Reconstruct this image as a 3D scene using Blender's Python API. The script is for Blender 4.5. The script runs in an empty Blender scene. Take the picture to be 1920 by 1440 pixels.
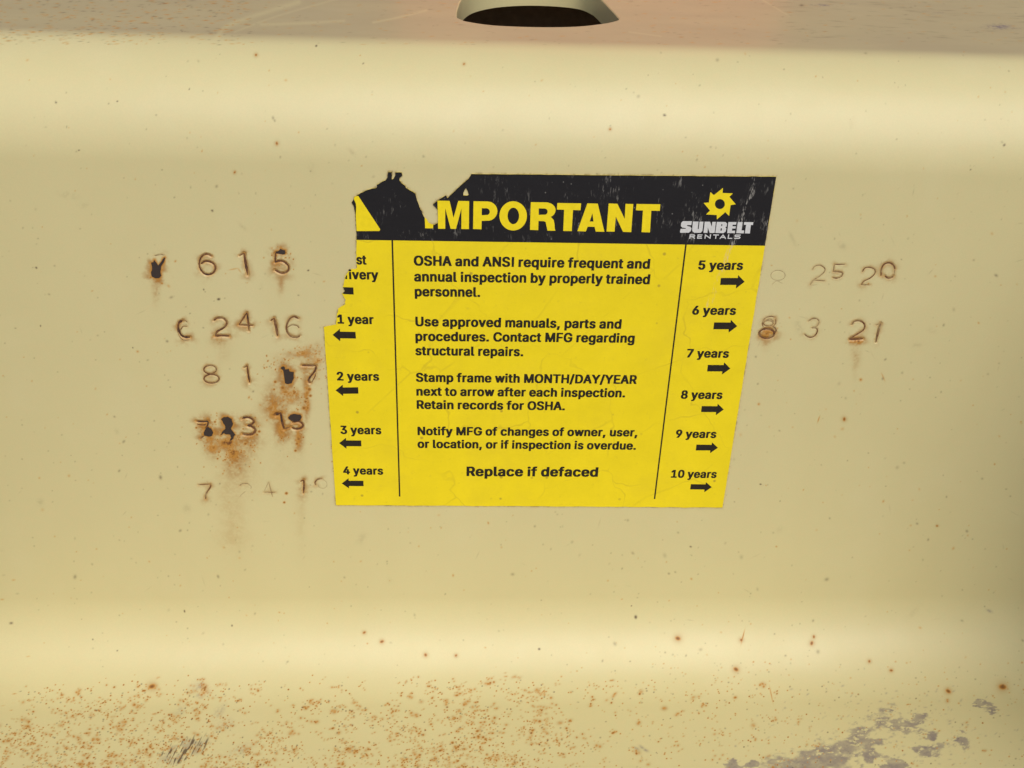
import bpy, math, json
import numpy as np
from mathutils import Matrix, Vector

SC = bpy.context.scene
COL = SC.collection
rng = np.random.default_rng(11)

# ------------------------------------------------------------------ camera
F_PX = 1658.0
PITCH, YAW, ROLL = 0.4636149, 0.04909574, 0.02969915
EYE = np.array([-0.02315929, -0.2851416, 0.13124653])
cp, sp = math.cos(PITCH), math.sin(PITCH)
FWD = np.array([math.sin(YAW) * cp, math.cos(YAW) * cp, -sp])
RIGHT0 = np.array([math.cos(YAW), -math.sin(YAW), 0.0])
UP0 = np.cross(RIGHT0, FWD)
RIGHT = RIGHT0 * math.cos(ROLL) + UP0 * math.sin(ROLL)
UP = -RIGHT0 * math.sin(ROLL) + UP0 * math.cos(ROLL)
cam = bpy.data.cameras.new('camera')
cam.sensor_width = 36.0
cam.lens = 36.0 * F_PX / 1920.0
cam.clip_start = 0.01
cam.clip_end = 200.0
cam_o = bpy.data.objects.new('camera', cam)
COL.objects.link(cam_o)
M = Matrix([[RIGHT[i], UP[i], -FWD[i], EYE[i]] for i in range(3)] + [[0, 0, 0, 1]])
cam_o.matrix_world = M
SC.camera = cam_o

# ------------------------------------------------------------------ daylight
SUN_ELEV, SUN_AZ = math.radians(47), math.radians(165)   # azimuth clockwise from +y
world = bpy.data.worlds.new('World')
SC.world = world
world.use_nodes = True
wn = world.node_tree
sky = wn.nodes.new('ShaderNodeTexSky')
sky.sky_type = 'NISHITA'
sky.sun_disc = False
sky.sun_elevation = SUN_ELEV
sky.sun_rotation = SUN_AZ
sky.air_density = 0.6
sky.dust_density = 2.5
sky.ozone_density = 0.3
wn.links.new(sky.outputs['Color'], wn.nodes['Background'].inputs['Color'])
wn.nodes['Background'].inputs['Strength'].default_value = 0.08
sun = bpy.data.lights.new('sun', 'SUN')
sun.energy = 1.5
sun.angle = math.radians(58)
sun.color = (1.0, 0.985, 0.93)
sun_o = bpy.data.objects.new('sun', sun)
COL.objects.link(sun_o)
sd = Vector((math.sin(SUN_AZ) * math.cos(SUN_ELEV), math.cos(SUN_AZ) * math.cos(SUN_ELEV), math.sin(SUN_ELEV)))
sun_o.rotation_euler = sd.to_track_quat('Z', 'Y').to_euler()
sun_o.location = sd * 5
SC.view_settings.view_transform = 'Standard'
SC.view_settings.look = 'None'
SC.view_settings.gamma = 1.0
SC.view_settings.exposure = 0.55
SC.view_settings.use_curve_mapping = False


# ------------------------------------------------------------------ helpers
def tag(o, label=None, cat=None, group=None, kind=None):
    if label: o['label'] = label
    if cat: o['category'] = cat
    if group: o['group'] = group
    if kind: o['kind'] = kind
    return o


def link(name, me, mat=None, parent=None):
    o = bpy.data.objects.new(name, me)
    COL.objects.link(o)
    if mat is not None:
        me.materials.append(mat)
    if parent is not None:
        o.parent = parent
    return o


def mesh_from(name, verts, faces, smooth=False):
    me = bpy.data.meshes.new(name)
    me.from_pydata([tuple(v) for v in verts], [], faces)
    if smooth:
        me.polygons.foreach_set('use_smooth', [True] * len(me.polygons))
    me.update()
    return me


# section of the folded plate: y is depth (away from the viewer), z is height
R_TOP, Z_TOP = 0.036, 0.066
R_BOT, Z_BOT = 0.030, -0.109
RISE = math.radians(7.5)
A_TOP = math.pi / 2 - RISE
BEND_END = np.array([R_TOP - R_TOP * math.cos(A_TOP), Z_TOP + R_TOP * math.sin(A_TOP)])
FL_DIR = np.array([math.cos(RISE), math.sin(RISE)])
FL_LEN, LEDGE_LEN = 0.20, 0.090
S_LEDGE = LEDGE_LEN
S_WEB0 = S_LEDGE + R_BOT * math.pi / 2
S_WEB1 = S_WEB0 + Z_TOP - Z_BOT
S_BEND = S_WEB1 + R_TOP * A_TOP
S_END = S_BEND + FL_LEN


def section(s):
    """arc length -> (y, z) and outward normal (ny, nz); vectorised"""
    s = np.asarray(s, float)
    y = np.zeros_like(s); z = np.zeros_like(s); ny = np.zeros_like(s); nz = np.zeros_like(s)
    m = s < S_LEDGE
    y[m] = -R_BOT - (S_LEDGE - s[m]); z[m] = Z_BOT - R_BOT; nz[m] = 1
    m = (s >= S_LEDGE) & (s < S_WEB0)
    a = (s[m] - S_LEDGE) / R_BOT
    y[m] = -R_BOT + R_BOT * np.sin(a); z[m] = Z_BOT - R_BOT * np.cos(a); ny[m] = -np.sin(a); nz[m] = np.cos(a)
    m = (s >= S_WEB0) & (s < S_WEB1)
    z[m] = Z_BOT + (s[m] - S_WEB0); ny[m] = -1
    m = (s >= S_WEB1) & (s < S_BEND)
    a = (s[m] - S_WEB1) / R_TOP
    y[m] = R_TOP - R_TOP * np.cos(a); z[m] = Z_TOP + R_TOP * np.sin(a); ny[m] = -np.cos(a); nz[m] = np.sin(a)
    m = s >= S_BEND
    t = s[m] - S_BEND
    y[m] = BEND_END[0] + t * FL_DIR[0]; z[m] = BEND_END[1] + t * FL_DIR[1]
    ny[m] = -FL_DIR[1]; nz[m] = FL_DIR[0]
    return y, z, ny, nz


def photo_ray(u, v):
    return FWD + RIGHT * (u - 960.0) / F_PX - UP * (v - 720.0) / F_PX


def on_web(u, v):
    d = photo_ray(u, v)
    t = -EYE[1] / d[1]
    p = EYE + t * d
    return float(p[0]), float(p[2])


_SS = np.linspace(0, S_END, 6000)
_SY, _SZ, _, _ = section(_SS)


def on_plate(u, v):
    """where the plate's surface is met: (x, s)"""
    d = photo_ray(u, v)
    # signed distance of each section sample from the ray line in (y, z)
    f = (_SY - EYE[1]) * d[2] - (_SZ - EYE[2]) * d[1]
    i = np.nonzero(np.sign(f[:-1]) != np.sign(f[1:]))[0]
    if len(i) == 0:
        return None
    t = (_SY[i] - EYE[1]) / d[1]
    k = i[np.argmin(np.where(t > 0, t, 1e9))]
    w = f[k] / (f[k] - f[k + 1])
    s = _SS[k] + w * (_SS[k + 1] - _SS[k])
    y = _SY[k] + w * (_SY[k + 1] - _SY[k])
    return float(EYE[0] + (y - EYE[1]) / d[1] * d[0]), float(s)


def smooth_line(pts, closed=False, n=6):
    p = np.array(pts, float)
    if len(p) < 3 and not closed:
        t = np.linspace(0, 1, n + 1)[:, None]
        return p[0] * (1 - t) + p[-1] * t
    out = []
    m = len(p)
    rngk = range(m) if closed else range(m - 1)
    for k in rngk:
        if closed:
            a, b, c, d = p[(k - 1) % m], p[k], p[(k + 1) % m], p[(k + 2) % m]
        else:
            b, c = p[k], p[k + 1]
            a = p[k - 1] if k > 0 else 2 * b - c
            d = p[k + 2] if k + 2 < m else 2 * c - b
        for i in range(n):
            t = i / n
            out.append(0.5 * (2 * b + (c - a) * t + (2 * a - 5 * b + 4 * c - d) * t * t + (3 * b - a - 3 * c + d) * t ** 3))
    if not closed:
        out.append(p[-1])
    return np.array(out)


def ell(cx, cy, rx, ry, n=18):
    return [(cx + rx * math.cos(2 * math.pi * i / n), cy + ry * math.sin(2 * math.pi * i / n)) for i in range(n)]


_NT = rng.random((256, 256))


def vnoise(x, y):
    xi = np.floor(x).astype(int); yi = np.floor(y).astype(int)
    fx = x - xi; fy = y - yi
    fx = fx * fx * (3 - 2 * fx); fy = fy * fy * (3 - 2 * fy)
    a = _NT[yi & 255, xi & 255]; b = _NT[yi & 255, (xi + 1) & 255]
    c = _NT[(yi + 1) & 255, xi & 255]; d = _NT[(yi + 1) & 255, (xi + 1) & 255]
    return (a * (1 - fx) + b * fx) * (1 - fy) + (c * (1 - fx) + d * fx) * fy


def fbm(x, y, o=4):
    r = 0; a = 0.5; t = 0
    for k in range(o):
        r = r + a * vnoise(x * 2 ** k + 17.3 * k, y * 2 ** k + 9.1 * k); t += a; a *= 0.55
    return r / t


def sstep(a, b, x):
    t = np.clip((x - a) / (b - a), 0, 1)
    return t * t * (3 - 2 * t)


# ------------------------------------------------------------------ materials
def new_mat(name):
    m = bpy.data.materials.new(name)
    m.use_nodes = True
    nt = m.node_tree
    return m, nt, nt.nodes['Principled BSDF']


def nd(nt, typ, **kw):
    n = nt.nodes.new(typ)
    for k, v in kw.items():
        setattr(n, k, v)
    return n


def mixc(nt, fac, a, b, blend='MIX'):
    n = nt.nodes.new('ShaderNodeMix')
    n.data_type = 'RGBA'
    n.blend_type = blend
    n.clamp_factor = True
    for idx, v in ((0, fac), (6, a), (7, b)):
        if hasattr(v, 'is_linked') or hasattr(v, 'links'):
            nt.links.new(v, n.inputs[idx])
        elif idx == 0:
            n.inputs[0].default_value = v
        else:
            n.inputs[idx].default_value = (*v, 1)
    return n.outputs[2]


def noise(nt, co, scale, detail=3, rough=0.55):
    n = nd(nt, 'ShaderNodeTexNoise')
    n.inputs['Scale'].default_value = scale
    n.inputs['Detail'].default_value = detail
    n.inputs['Roughness'].default_value = rough
    nt.links.new(co, n.inputs['Vector'])
    return n.outputs['Fac']


def mrange(nt, v, a, b, c=0.0, d=1.0):
    n = nd(nt, 'ShaderNodeMapRange')
    n.inputs[1].default_value = a; n.inputs[2].default_value = b
    n.inputs[3].default_value = c; n.inputs[4].default_value = d
    nt.links.new(v, n.inputs[0])
    return n.outputs[0]


def math2(nt, op, a, b=None):
    n = nd(nt, 'ShaderNodeMath', operation=op)
    for i, v in enumerate((a, b)):
        if v is None:
            continue
        if isinstance(v, (int, float)):
            n.inputs[i].default_value = v
        else:
            nt.links.new(v, n.inputs[i])
    return n.outputs[0]


CREAM = (0.603, 0.530, 0.270)


def paint_material(name, wear_shade=True):
    m, nt, b = new_mat(name)
    co = nd(nt, 'ShaderNodeTexCoord').outputs['Object']
    big = noise(nt, co, 9.0, 4, 0.6)
    fine = noise(nt, co, 1900.0, 2, 0.6)
    mid = noise(nt, co, 120.0, 4, 0.6)
    c = mixc(nt, mrange(nt, big, 0.3, 0.7), tuple(v * 0.95 for v in CREAM), tuple(v * 1.04 for v in CREAM))
    wm = nd(nt, 'ShaderNodeMapping')
    wm.inputs['Scale'].default_value = (34.0, 34.0, 3.2)
    nt.links.new(co, wm.inputs['Vector'])
    runs = noise(nt, wm.outputs[0], 1.0, 4, 0.6)
    c = mixc(nt, mrange(nt, runs, 0.45, 0.8, 0.0, 0.32), c, (0.56, 0.465, 0.215))
    chroma = noise(nt, co, 330.0, 4, 0.7)
    c = mixc(nt, mrange(nt, chroma, .35, .65, 0, .5), c, (.618, .520, .262))
    c = mixc(nt, mrange(nt, chroma, .65, .35, 0, .35), c, (.570, .535, .268))
    chalk = noise(nt, co, 26.0, 5, 0.65)
    c = mixc(nt, mrange(nt, chalk, 0.52, 0.75, 0.0, 0.35), c, (0.64, 0.57, 0.32))
    c = mixc(nt, mrange(nt, mid, 0.35, 0.7, 0.0, 0.16), c, (0.585, 0.505, 0.25))
    c = mixc(nt, mrange(nt, fine, 0.3, 0.7, 0.0, 0.24), c, (0.50, 0.435, 0.24))
    rough = mrange(nt, mid, 0.2, 0.8, 0.42, 0.52)
    if wear_shade:
        at = nd(nt, 'ShaderNodeAttribute', attribute_name='wear_shade')
        sep = nd(nt, 'ShaderNodeSeparateColor')
        nt.links.new(at.outputs['Color'], sep.inputs[0])
        rust, stain_shade, grime_shade, dark = sep.outputs[0], sep.outputs[1], sep.outputs[2], at.outputs['Alpha']
        # soft rust water and the deck's painted shade: a dye that takes blue first
        c = mixc(nt, stain_shade, c, (0.33, 0.135, 0.014))
        c = mixc(nt, grime_shade, c, (0.205, 0.165, 0.150))  # scuff grime, plus the shade painted on the deck
        rc = mixc(nt, mrange(nt, rust, 0.35, 1.0), (0.50, 0.235, 0.034), (0.145, 0.052, 0.011))
        c = mixc(nt, mrange(nt, rust, 0.0, 0.55), c, rc)
        c = mixc(nt, dark, c, (0.065, 0.030, 0.013))
        worn = math2(nt, 'MAXIMUM', math2(nt, 'MAXIMUM', rust, grime_shade), dark)
        rough = mixf(nt, worn, rough, 0.75)
    nt.links.new(c, b.inputs['Base Color'])
    if isinstance(rough, float):
        b.inputs['Roughness'].default_value = rough
    else:
        nt.links.new(rough, b.inputs['Roughness'])
    b.inputs['Specular IOR Level'].default_value = 0.45
    b.inputs['Coat Weight'].default_value = 0.2
    b.inputs['Coat Roughness'].default_value = 0.27
    bump = nd(nt, 'ShaderNodeBump')
    bump.inputs['Strength'].default_value = 0.08
    bump.inputs['Distance'].default_value = 0.0002
    peel = noise(nt, co, 520.0, 3, 0.5)
    nt.links.new(peel, bump.inputs['Height'])
    nt.links.new(bump.outputs[0], b.inputs['Normal'])
    return m


def mixf(nt, fac, a, bb):
    n = nt.nodes.new('ShaderNodeMix')
    n.data_type = 'FLOAT'
    for idx, v in ((0, fac), (2, a), (3, bb)):
        if isinstance(v, (int, float)):
            n.inputs[idx].default_value = v
        else:
            nt.links.new(v, n.inputs[idx])
    return n.outputs[0]


def plain(name, col, rough=0.5, var=0.12, scale=300.0, spec=0.5):
    m, nt, b = new_mat(name)
    co = nd(nt, 'ShaderNodeTexCoord').outputs['Object']
    f = noise(nt, co, scale, 4, 0.6)
    c = mixc(nt, mrange(nt, f, 0.3, 0.7), tuple(v * (1 - var) for v in col), tuple(min(1, v * (1 + var)) for v in col))
    nt.links.new(c, b.inputs['Base Color'])
    b.inputs['Roughness'].default_value = rough
    b.inputs['Specular IOR Level'].default_value = spec
    return m


MAT_PAINT = paint_material('worn_cream_paint')
MAT_PAINT_PLAIN = paint_material('cream_paint', wear_shade=False)

# ------------------------------------------------------------------ the stamped dates, traced stroke by stroke
# each: (what it reads, tracing origin, tracing scale, strokes); stroke = ('s', width, tone, closed, points) or ('b', tone, points) for bare patches
STAMPS = []


def stamp(read, org, k, *strokes):
    out = []
    for st in strokes:
        pts = [(org[0] + x / k, org[1] + y / k) for x, y in st[-1]]
        out.append(tuple(st[:-1]) + (pts,))
    STAMPS.append((read, out))


def S(w, tone, *pts): return ('s', w, tone, False, list(pts))
def R(w, tone, cx, cy, rx, ry): return ('s', w, tone, True, ell(cx, cy, rx, ry))
def B(tone, *pts): return ('b', tone, list(pts))


Z1, K1 = (260, 440), 5.0526
stamp('7', Z1, K1, B(1.0, (150, 240), (140, 262), (118, 268), (128, 312), (118, 352), (126, 396), (160, 412), (196, 410), (216, 388), (206, 350), (212, 305), (238, 262), (252, 222), (244, 214), (214, 258), (186, 292), (166, 262)),
      S(1.4, .35, (150, 200), (205, 188), (245, 195)))
stamp('6', Z1, K1, S(3.0, .72, (690, 205), (655, 187), (620, 190), (585, 225), (572, 280), (585, 330), (620, 370), (660, 380), (705, 362), (725, 320), (710, 280), (670, 257), (625, 255), (588, 278)))
stamp('1', Z1, K1, S(2.6, .7, (952, 200), (998, 176)), S(4.6, .72, (998, 178), (1012, 270), (1032, 382)))
stamp('5', Z1, K1, S(3.0, .75, (1385, 178), (1295, 176)), S(3.0, .75, (1295, 176), (1292, 262)),
      S(3.2, .75, (1292, 262), (1330, 250), (1375, 258), (1415, 295), (1418, 335), (1385, 362), (1340, 362), (1290, 335)),
      B(1.0, (1298, 172), (1300, 158), (1330, 150), (1345, 132), (1388, 146), (1388, 182), (1340, 178)))
stamp('6', Z1, K1, S(3.8, .78, (415, 812), (380, 838), (372, 880), (395, 945), (435, 972), (485, 972)), S(1.5, .5, (460, 870), (420, 870), (395, 905)),
      S(1.2, .4, (410, 810), (440, 812), (462, 830)), S(1.2, .35, (360, 870), (380, 950), (425, 1000), (480, 995)))
stamp('2', Z1, K1, S(3.2, .65, (710, 815), (745, 792), (800, 795), (832, 835), (810, 880), (745, 920), (725, 960)), S(3.8, .8, (722, 962), (780, 958), (858, 962)))
stamp('4', Z1, K1, S(2.8, .7, (1024, 740), (950, 855)), S(2.8, .7, (950, 855), (1082, 862)), S(3.2, .72, (1024, 740), (1035, 820), (1044, 912)))
stamp('1', Z1, K1, S(2.2, .6, (1250, 815), (1282, 790)), S(4.6, .7, (1282, 790), (1300, 870), (1315, 960)))
stamp('6', Z1, K1, S(3.0, .6, (1515, 795), (1470, 775), (1425, 805), (1400, 870), (1412, 930), (1450, 965), (1500, 970), (1530, 955)), S(1.8, .38, (1405, 880), (1450, 855), (1500, 862), (1520, 885)))
Z2, K2 = (340, 640), 6.4
stamp('8', Z2, K2, R(2.2, .58, 345, 338, 75, 50), R(2.4, .6, 362, 448, 90, 52))
stamp('1', Z2, K2, S(2.2, .7, (748, 318), (788, 292)), S(3.6, .8, (788, 292), (800, 400), (818, 495)))
stamp('1', Z2, K2, B(1.0, (1192, 322), (1225, 298), (1245, 315), (1245, 335), (1290, 330), (1300, 358), (1350, 365), (1350, 440), (1325, 500), (1280, 512), (1245, 500), (1235, 420), (1222, 345)))
stamp('7', Z2, K2, S(3.4, .72, (1445, 290), (1540, 293), (1618, 293)), S(3.4, .75, (1618, 293), (1600, 360), (1545, 430), (1525, 480), (1550, 500)), S(1.5, .5, (1615, 380), (1600, 430), (1565, 490)))
Z3, K3 = (340, 750), 6.4
stamp('7', Z3, K3, S(3.4, .85, (180, 255), (240, 262), (320, 258)), S(3.0, .85, (320, 258), (315, 300), (290, 345)), S(2.0, .55, (190, 290), (270, 300), (295, 285)),
      B(1.0, (290, 345), (325, 318), (360, 340), (384, 390), (370, 428), (320, 436), (275, 425), (268, 390)), S(2.6, .5, (270, 430), (230, 460)))
stamp('2', Z3, K3, B(1.0, (478, 232), (510, 203), (560, 198), (605, 225), (622, 280), (600, 330), (598, 350), (610, 365), (650, 418), (630, 440), (622, 465), (580, 490), (600, 450), (590, 415), (540, 410), (510, 395), (470, 420), (490, 380), (530, 345), (530, 320), (505, 280)))
stamp('3', Z3, K3, S(4.0, .72, (728, 225), (770, 212), (830, 220), (868, 262), (835, 300), (790, 308)), S(4.0, .75, (790, 308), (850, 325), (885, 365), (860, 405), (800, 420), (730, 408)))
stamp('1', Z3, K3, S(5.0, .9, (1135, 182), (1185, 158)), S(4.4, .92, (1190, 150), (1205, 250), (1232, 350)), S(2.0, .6, (1232, 345), (1300, 325)))
stamp('5', Z3, K3, B(.96, (1282, 205), (1310, 175), (1370, 166), (1430, 172), (1448, 200), (1430, 240), (1380, 252), (1320, 248), (1290, 230)),
      S(3.6, .75, (1330, 268), (1400, 258), (1450, 285), (1455, 320), (1420, 345), (1360, 348), (1325, 330)))
stamp('7', Z3, K3, S(1.8, .5, (205, 1018), (345, 1008)), S(2.2, .52, (345, 1008), (350, 1040), (305, 1110), (290, 1150), (292, 1190)))
stamp('2', Z3, K3, S(1.6, .38, (700, 1025), (740, 1003), (800, 1005)), S(1.0, .2, (800, 1005), (838, 1040), (830, 1070)), S(1.0, .2, (770, 1095), (730, 1130), (700, 1160)))
stamp('4', Z3, K3, S(1.0, .28, (1045, 985), (990, 1105)), S(1.5, .42, (990, 1108), (1128, 1108)), S(1.3, .32, (1050, 990), (1075, 1090), (1095, 1160)))
stamp('1', Z3, K3, S(2.0, .6, (1430, 978), (1465, 958)), S(2.8, .68, (1468, 958), (1470, 1040), (1465, 1120)))
stamp('9', Z3, K3, S(2.4, .55, (1612, 1020), (1605, 985), (1640, 950), (1690, 945)), S(.9, .2, (1690, 945), (1740, 985), (1745, 1030), (1710, 1060), (1660, 1050), (1640, 1015)))
Z4, K4 = (1390, 460), 5.818
stamp('8', Z4, K4, R(0.92, 0.21, 400, 328, 78, 55), S(0.74, 0.13, (330, 430), (385, 390), (450, 415)))
stamp('2', Z4, K4, S(1.47, 0.39, (775, 268), (805, 228), (860, 218), (910, 250), (905, 290), (850, 340), (790, 378), (752, 432)), S(1.47, 0.41, (785, 380), (910, 388)), S(0.74, 0.21, (752, 436), (830, 430)))
stamp('5', Z4, K4, S(1.84, 0.43, (1128, 208), (1015, 208)), S(1.66, 0.43, (1015, 208), (1005, 285)), S(1.84, 0.52, (1005, 285), (1060, 288), (1105, 300), (1095, 335), (1050, 357), (998, 352)))
stamp('2', Z4, K4, S(1.84, 0.50, (1322, 290), (1345, 250), (1400, 240), (1455, 262), (1458, 305), (1410, 355), (1340, 390), (1310, 428)), S(1.47, 0.43, (1310, 430), (1410, 432)))
stamp('0', Z4, K4, S(2.39, 0.58, (1525, 330), (1530, 260), (1560, 205), (1615, 190), (1660, 215), (1678, 260)), S(0.92, 0.26, (1678, 260), (1665, 320)), S(2.39, 0.60, (1565, 332), (1600, 355), (1640, 350), (1660, 330)))
stamp('8', Z4, K4, S(1.47, 0.43, (370, 785), (320, 775), (260, 795), (228, 850), (240, 890)), S(1.38, 0.43, (355, 830), (310, 805), (255, 830), (230, 865)), R(1.29, 0.47, 295, 850, 52, 28),
      S(1.38, 0.43, (375, 800), (375, 850), (345, 885)), R(2.94, 0.60, 278, 960, 82, 52), S(1.84, 0.52, (340, 880), (378, 915), (375, 950)))
stamp('3', Z4, K4, S(1.66, 0.43, (730, 828), (775, 800), (825, 802), (850, 840), (820, 885), (770, 900)), S(2.02, 0.45, (770, 900), (820, 905), (828, 945), (790, 995), (735, 1000), (690, 970)))
stamp('2', Z4, K4, S(2.39, 0.56, (1208, 865), (1235, 828), (1300, 825), (1345, 865), (1335, 920), (1270, 965), (1205, 1005), (1182, 1025)), S(3.68, 0.65, (1182, 1027), (1250, 1025), (1328, 1020)))
stamp('1', Z4, K4, S(1.38, 0.39, (1470, 870), (1522, 850)), S(3.31, 0.52, (1522, 850), (1495, 940), (1470, 1055)))

# ------------------------------------------------------------------ the folded plate
X_L0, _ = on_web(255, 700); X_L1, _ = on_web(632, 700)
X_R0, _ = on_web(1385, 600); X_R1, _ = on_web(1705, 600)


def spaced(*runs):
    v = [runs[0][0]]
    for a, b, d in runs:
        n = max(1, int(round((b - a) / d)))
        v.extend(list(np.linspace(a, b, n + 1)[1:]))
    return np.array(v)


XS = spaced((-0.46, -0.30, .008), (-0.30, -0.20, .0011), (-0.20, X_L0, .00029), (X_L0, X_L1, .0002), (X_L1, X_R0, .00029), (X_R0, X_R1, .0002),
            (X_R1, 0.235, .0003), (0.235, 0.32, .0011), (0.32, 0.48, .008))
_, zt_ = on_web(450, 440); _, zb_ = on_web(450, 965)
s_t = S_WEB0 + zt_ - Z_BOT; s_b = S_WEB0 + zb_ - Z_BOT
S_VIS = 0.045
SSV = spaced((0.0, S_VIS, .003), (S_VIS, S_LEDGE, .00024), (S_LEDGE, S_WEB0, .00026), (S_WEB0, s_b, .0004), (s_b, s_t, .0002), (s_t, S_WEB1, .0004),
             (S_WEB1, S_BEND, .0004), (S_BEND, S_BEND + .085, .0006), (S_BEND + .085, S_END, .003))
NX, NS = len(XS), len(SSV)
PY, PZ, NYv, NZv = section(SSV)
GX = np.broadcast_to(XS[None, :], (NS, NX))
GY = np.broadcast_to(PY[:, None], (NS, NX)).copy()
GZ = np.broadcast_to(PZ[:, None], (NS, NX)).copy()
dX, dY, dZ = GX - EYE[0], GY - EYE[1], GZ - EYE[2]
dep = np.maximum(dX * FWD[0] + dY * FWD[1] + dZ * FWD[2], 0.02)
U = 960 + F_PX * (dX * RIGHT[0] + dY * RIGHT[1] + dZ * RIGHT[2]) / dep      # where each point of the plate is seen in the survey photo
V = 720 - F_PX * (dX * UP[0] + dY * UP[1] + dZ * UP[2]) / dep
RUST = np.zeros((NS, NX), np.float32); STAIN_SHADE = RUST.copy(); GRIME_SHADE = RUST.copy(); DARK = RUST.copy(); SINK = RUST.copy()
GS_ = np.broadcast_to(SSV[:, None], (NS, NX))
N_A = fbm(GX * 420, np.broadcast_to(SSV[:, None], (NS, NX)) * 420, 4)
N_B = fbm(GX * 1500 + 40, np.broadcast_to(SSV[:, None], (NS, NX)) * 1500, 3)


def window(u0, v0, u1, v1):
    c = [on_plate(u, v) for u in (u0, u1) for v in (v0, v1)]
    c = [q for q in c if q]
    if not c:
        return None
    x = [q[0] for q in c]; s = [q[1] for q in c]
    i0, i1 = np.searchsorted(XS, [min(x), max(x)]); j0, j1 = np.searchsorted(SSV, [min(s), max(s)])
    sl = (slice(max(j0 - 1, 0), min(j1 + 1, NS)), slice(max(i0 - 1, 0), min(i1 + 1, NX)))
    return sl if sl[0].stop > sl[0].start and sl[1].stop > sl[1].start else None


def blot(ch, u, v, ru, rv, amp, ang=0.0, hard=2.0, breakup=0.0):
    """a mark of the given radii and strength round a point of the plate"""
    r = max(ru, rv) * (1.9 if hard <= 2 else 1.4) + 1.5
    w = window(u - r, v - r, u + r, v + r)
    if w is None:
        return
    du, dv = U[w] - u, V[w] - v
    c, s = math.cos(ang), math.sin(ang)
    d2 = ((du * c + dv * s) / ru) ** 2 + ((-du * s + dv * c) / rv) ** 2
    g = np.exp(-d2 ** (hard / 2)) * amp
    if breakup:
        g = g * (1 - breakup + breakup * 2 * sstep(.3, .7, .55 * N_A[w] + .45 * N_B[w]))
    ch[w] = np.maximum(ch[w], g) if ch is not STAIN_SHADE else ch[w] + g * (1 - ch[w])


def seg_dist(w, pts):
    u, v = U[w], V[w]
    best = np.full(u.shape, 1e9)
    for (ax, ay), (bx, by) in zip(pts[:-1], pts[1:]):
        lx, ly = bx - ax, by - ay
        t = np.clip(((u - ax) * lx + (v - ay) * ly) / (lx * lx + ly * ly + 1e-9), 0, 1)
        best = np.minimum(best, np.hypot(u - ax - t * lx, v - ay - t * ly))
    return best


TORN = [(1455, 331), (1354.3, 951), (630.1, 946.5), (607.2, 612.8), (615, 610.8), (630, 608.3), (630.5, 603.3), (632, 588.3), (634.2, 578.3), (640, 574.2), (647.5, 570), (646.5, 566), (648.3, 561.3), (645.8, 558.3), (643, 552.5), (641.3, 550),
        (645, 547.5), (646.7, 544.7), (645, 540.8), (643, 537.8), (645, 530), (647.5, 517.5), (651.3, 511.7), (656.7, 505.8), (669.2, 502.5), (668.3, 490), (668, 471.9), (668.4, 456), (668.7, 437.5), (667.2, 415.6), (666.4, 400), (664, 387.5),
        (659.4, 379.7), (662.5, 374.7), (664, 368.8), (671, 364.8), (682.8, 358.6), (695, 354), (707, 350.8), (706.6, 345.8), (723.4, 337.2), (726.9, 331.3), (727.8, 322.2), (735.2, 322.2), (734.7, 335.9), (737.5, 335.2), (741.4, 328.1),
        (741.4, 322.7), (753.1, 323), (754.7, 328.9), (749.2, 333.6), (748.8, 337.5), (764, 353.1), (778.9, 362.5), (782, 375), (787.5, 389), (795.3, 406.3), (800, 410.9), (803, 417.2), (810.2, 420.6), (815, 420.8), (821, 418), (822, 405), (821, 393.8),
        (817.2, 389), (812.2, 384.4), (812.5, 381.3), (825, 372.7), (835.9, 365.6), (839, 371), (850, 360.2), (864, 346.9), (878, 335.2), (884, 325.8)]

# dirt caught along the edge of the decal
w = window(575, 300, 1480, 975)
d = seg_dist(w, [tuple(q) for q in TORN + TORN[:1]])
edge_n = sstep(.42, .75, .5 * N_A[w] + .5 * N_B[w])
DARK[w] = np.maximum(DARK[w], np.exp(-(d / 1.5) ** 2) * (.12 + .75 * edge_n))
STAIN_SHADE[w] = np.maximum(STAIN_SHADE[w], np.exp(-(d / 4.0) ** 2) * .16 * (.3 + edge_n))

# grooves and the rust that has crept out of them
for read, strokes in STAMPS:
    for st in strokes:
        if st[0] == 's':
            pts = smooth_line(st[4], st[3], 4)
            if st[3]:
                pts = np.vstack([pts, pts[:1]])
            wd, tone = st[1], st[2]
        else:
            pts = np.array(st[2] + st[2][:1]); wd, tone = 2.0, st[1]
        lo, hi = pts.min(0) - 26, pts.max(0) + 26
        w = window(lo[0], lo[1], hi[0], hi[1])
        d = seg_dist(w, pts)
        if st[0] == 's':
            dpt = 0.00034 * min(1.0, wd / 3.2) * (1.0 if tone > .62 else .35 + .6 * tone)
            SINK[w] = np.maximum(SINK[w], dpt * (1 - sstep(wd * .40, wd * .95 + .8, d)))
            SINK[w] -= 0.00004 * min(1, wd / 3) * np.exp(-((d - wd * 1.25) / 1.6) ** 2) * (SINK[w] < 1e-5)
        n = sstep(.25, .75, N_A[w]); n2 = sstep(.35, .7, N_B[w])
        if tone > .3:
            vv_ = (V[w] - pts[:, 1].mean()) / 20.0
            a = (tone - .2) * np.exp(-(d / (3.2 + 8.0 * tone * n * (1 + .35 * np.clip(vv_, -1, 1)))) ** 2) * (.35 + 1.0 * n)
            STAIN_SHADE[w] += a * .85 * (1 - STAIN_SHADE[w])
            a2 = (tone - .25) * np.exp(-(d / (.9 + wd * .5 + 1.8 * n2)) ** 2)
            RUST[w] = np.maximum(RUST[w], a2 * .75)

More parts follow.
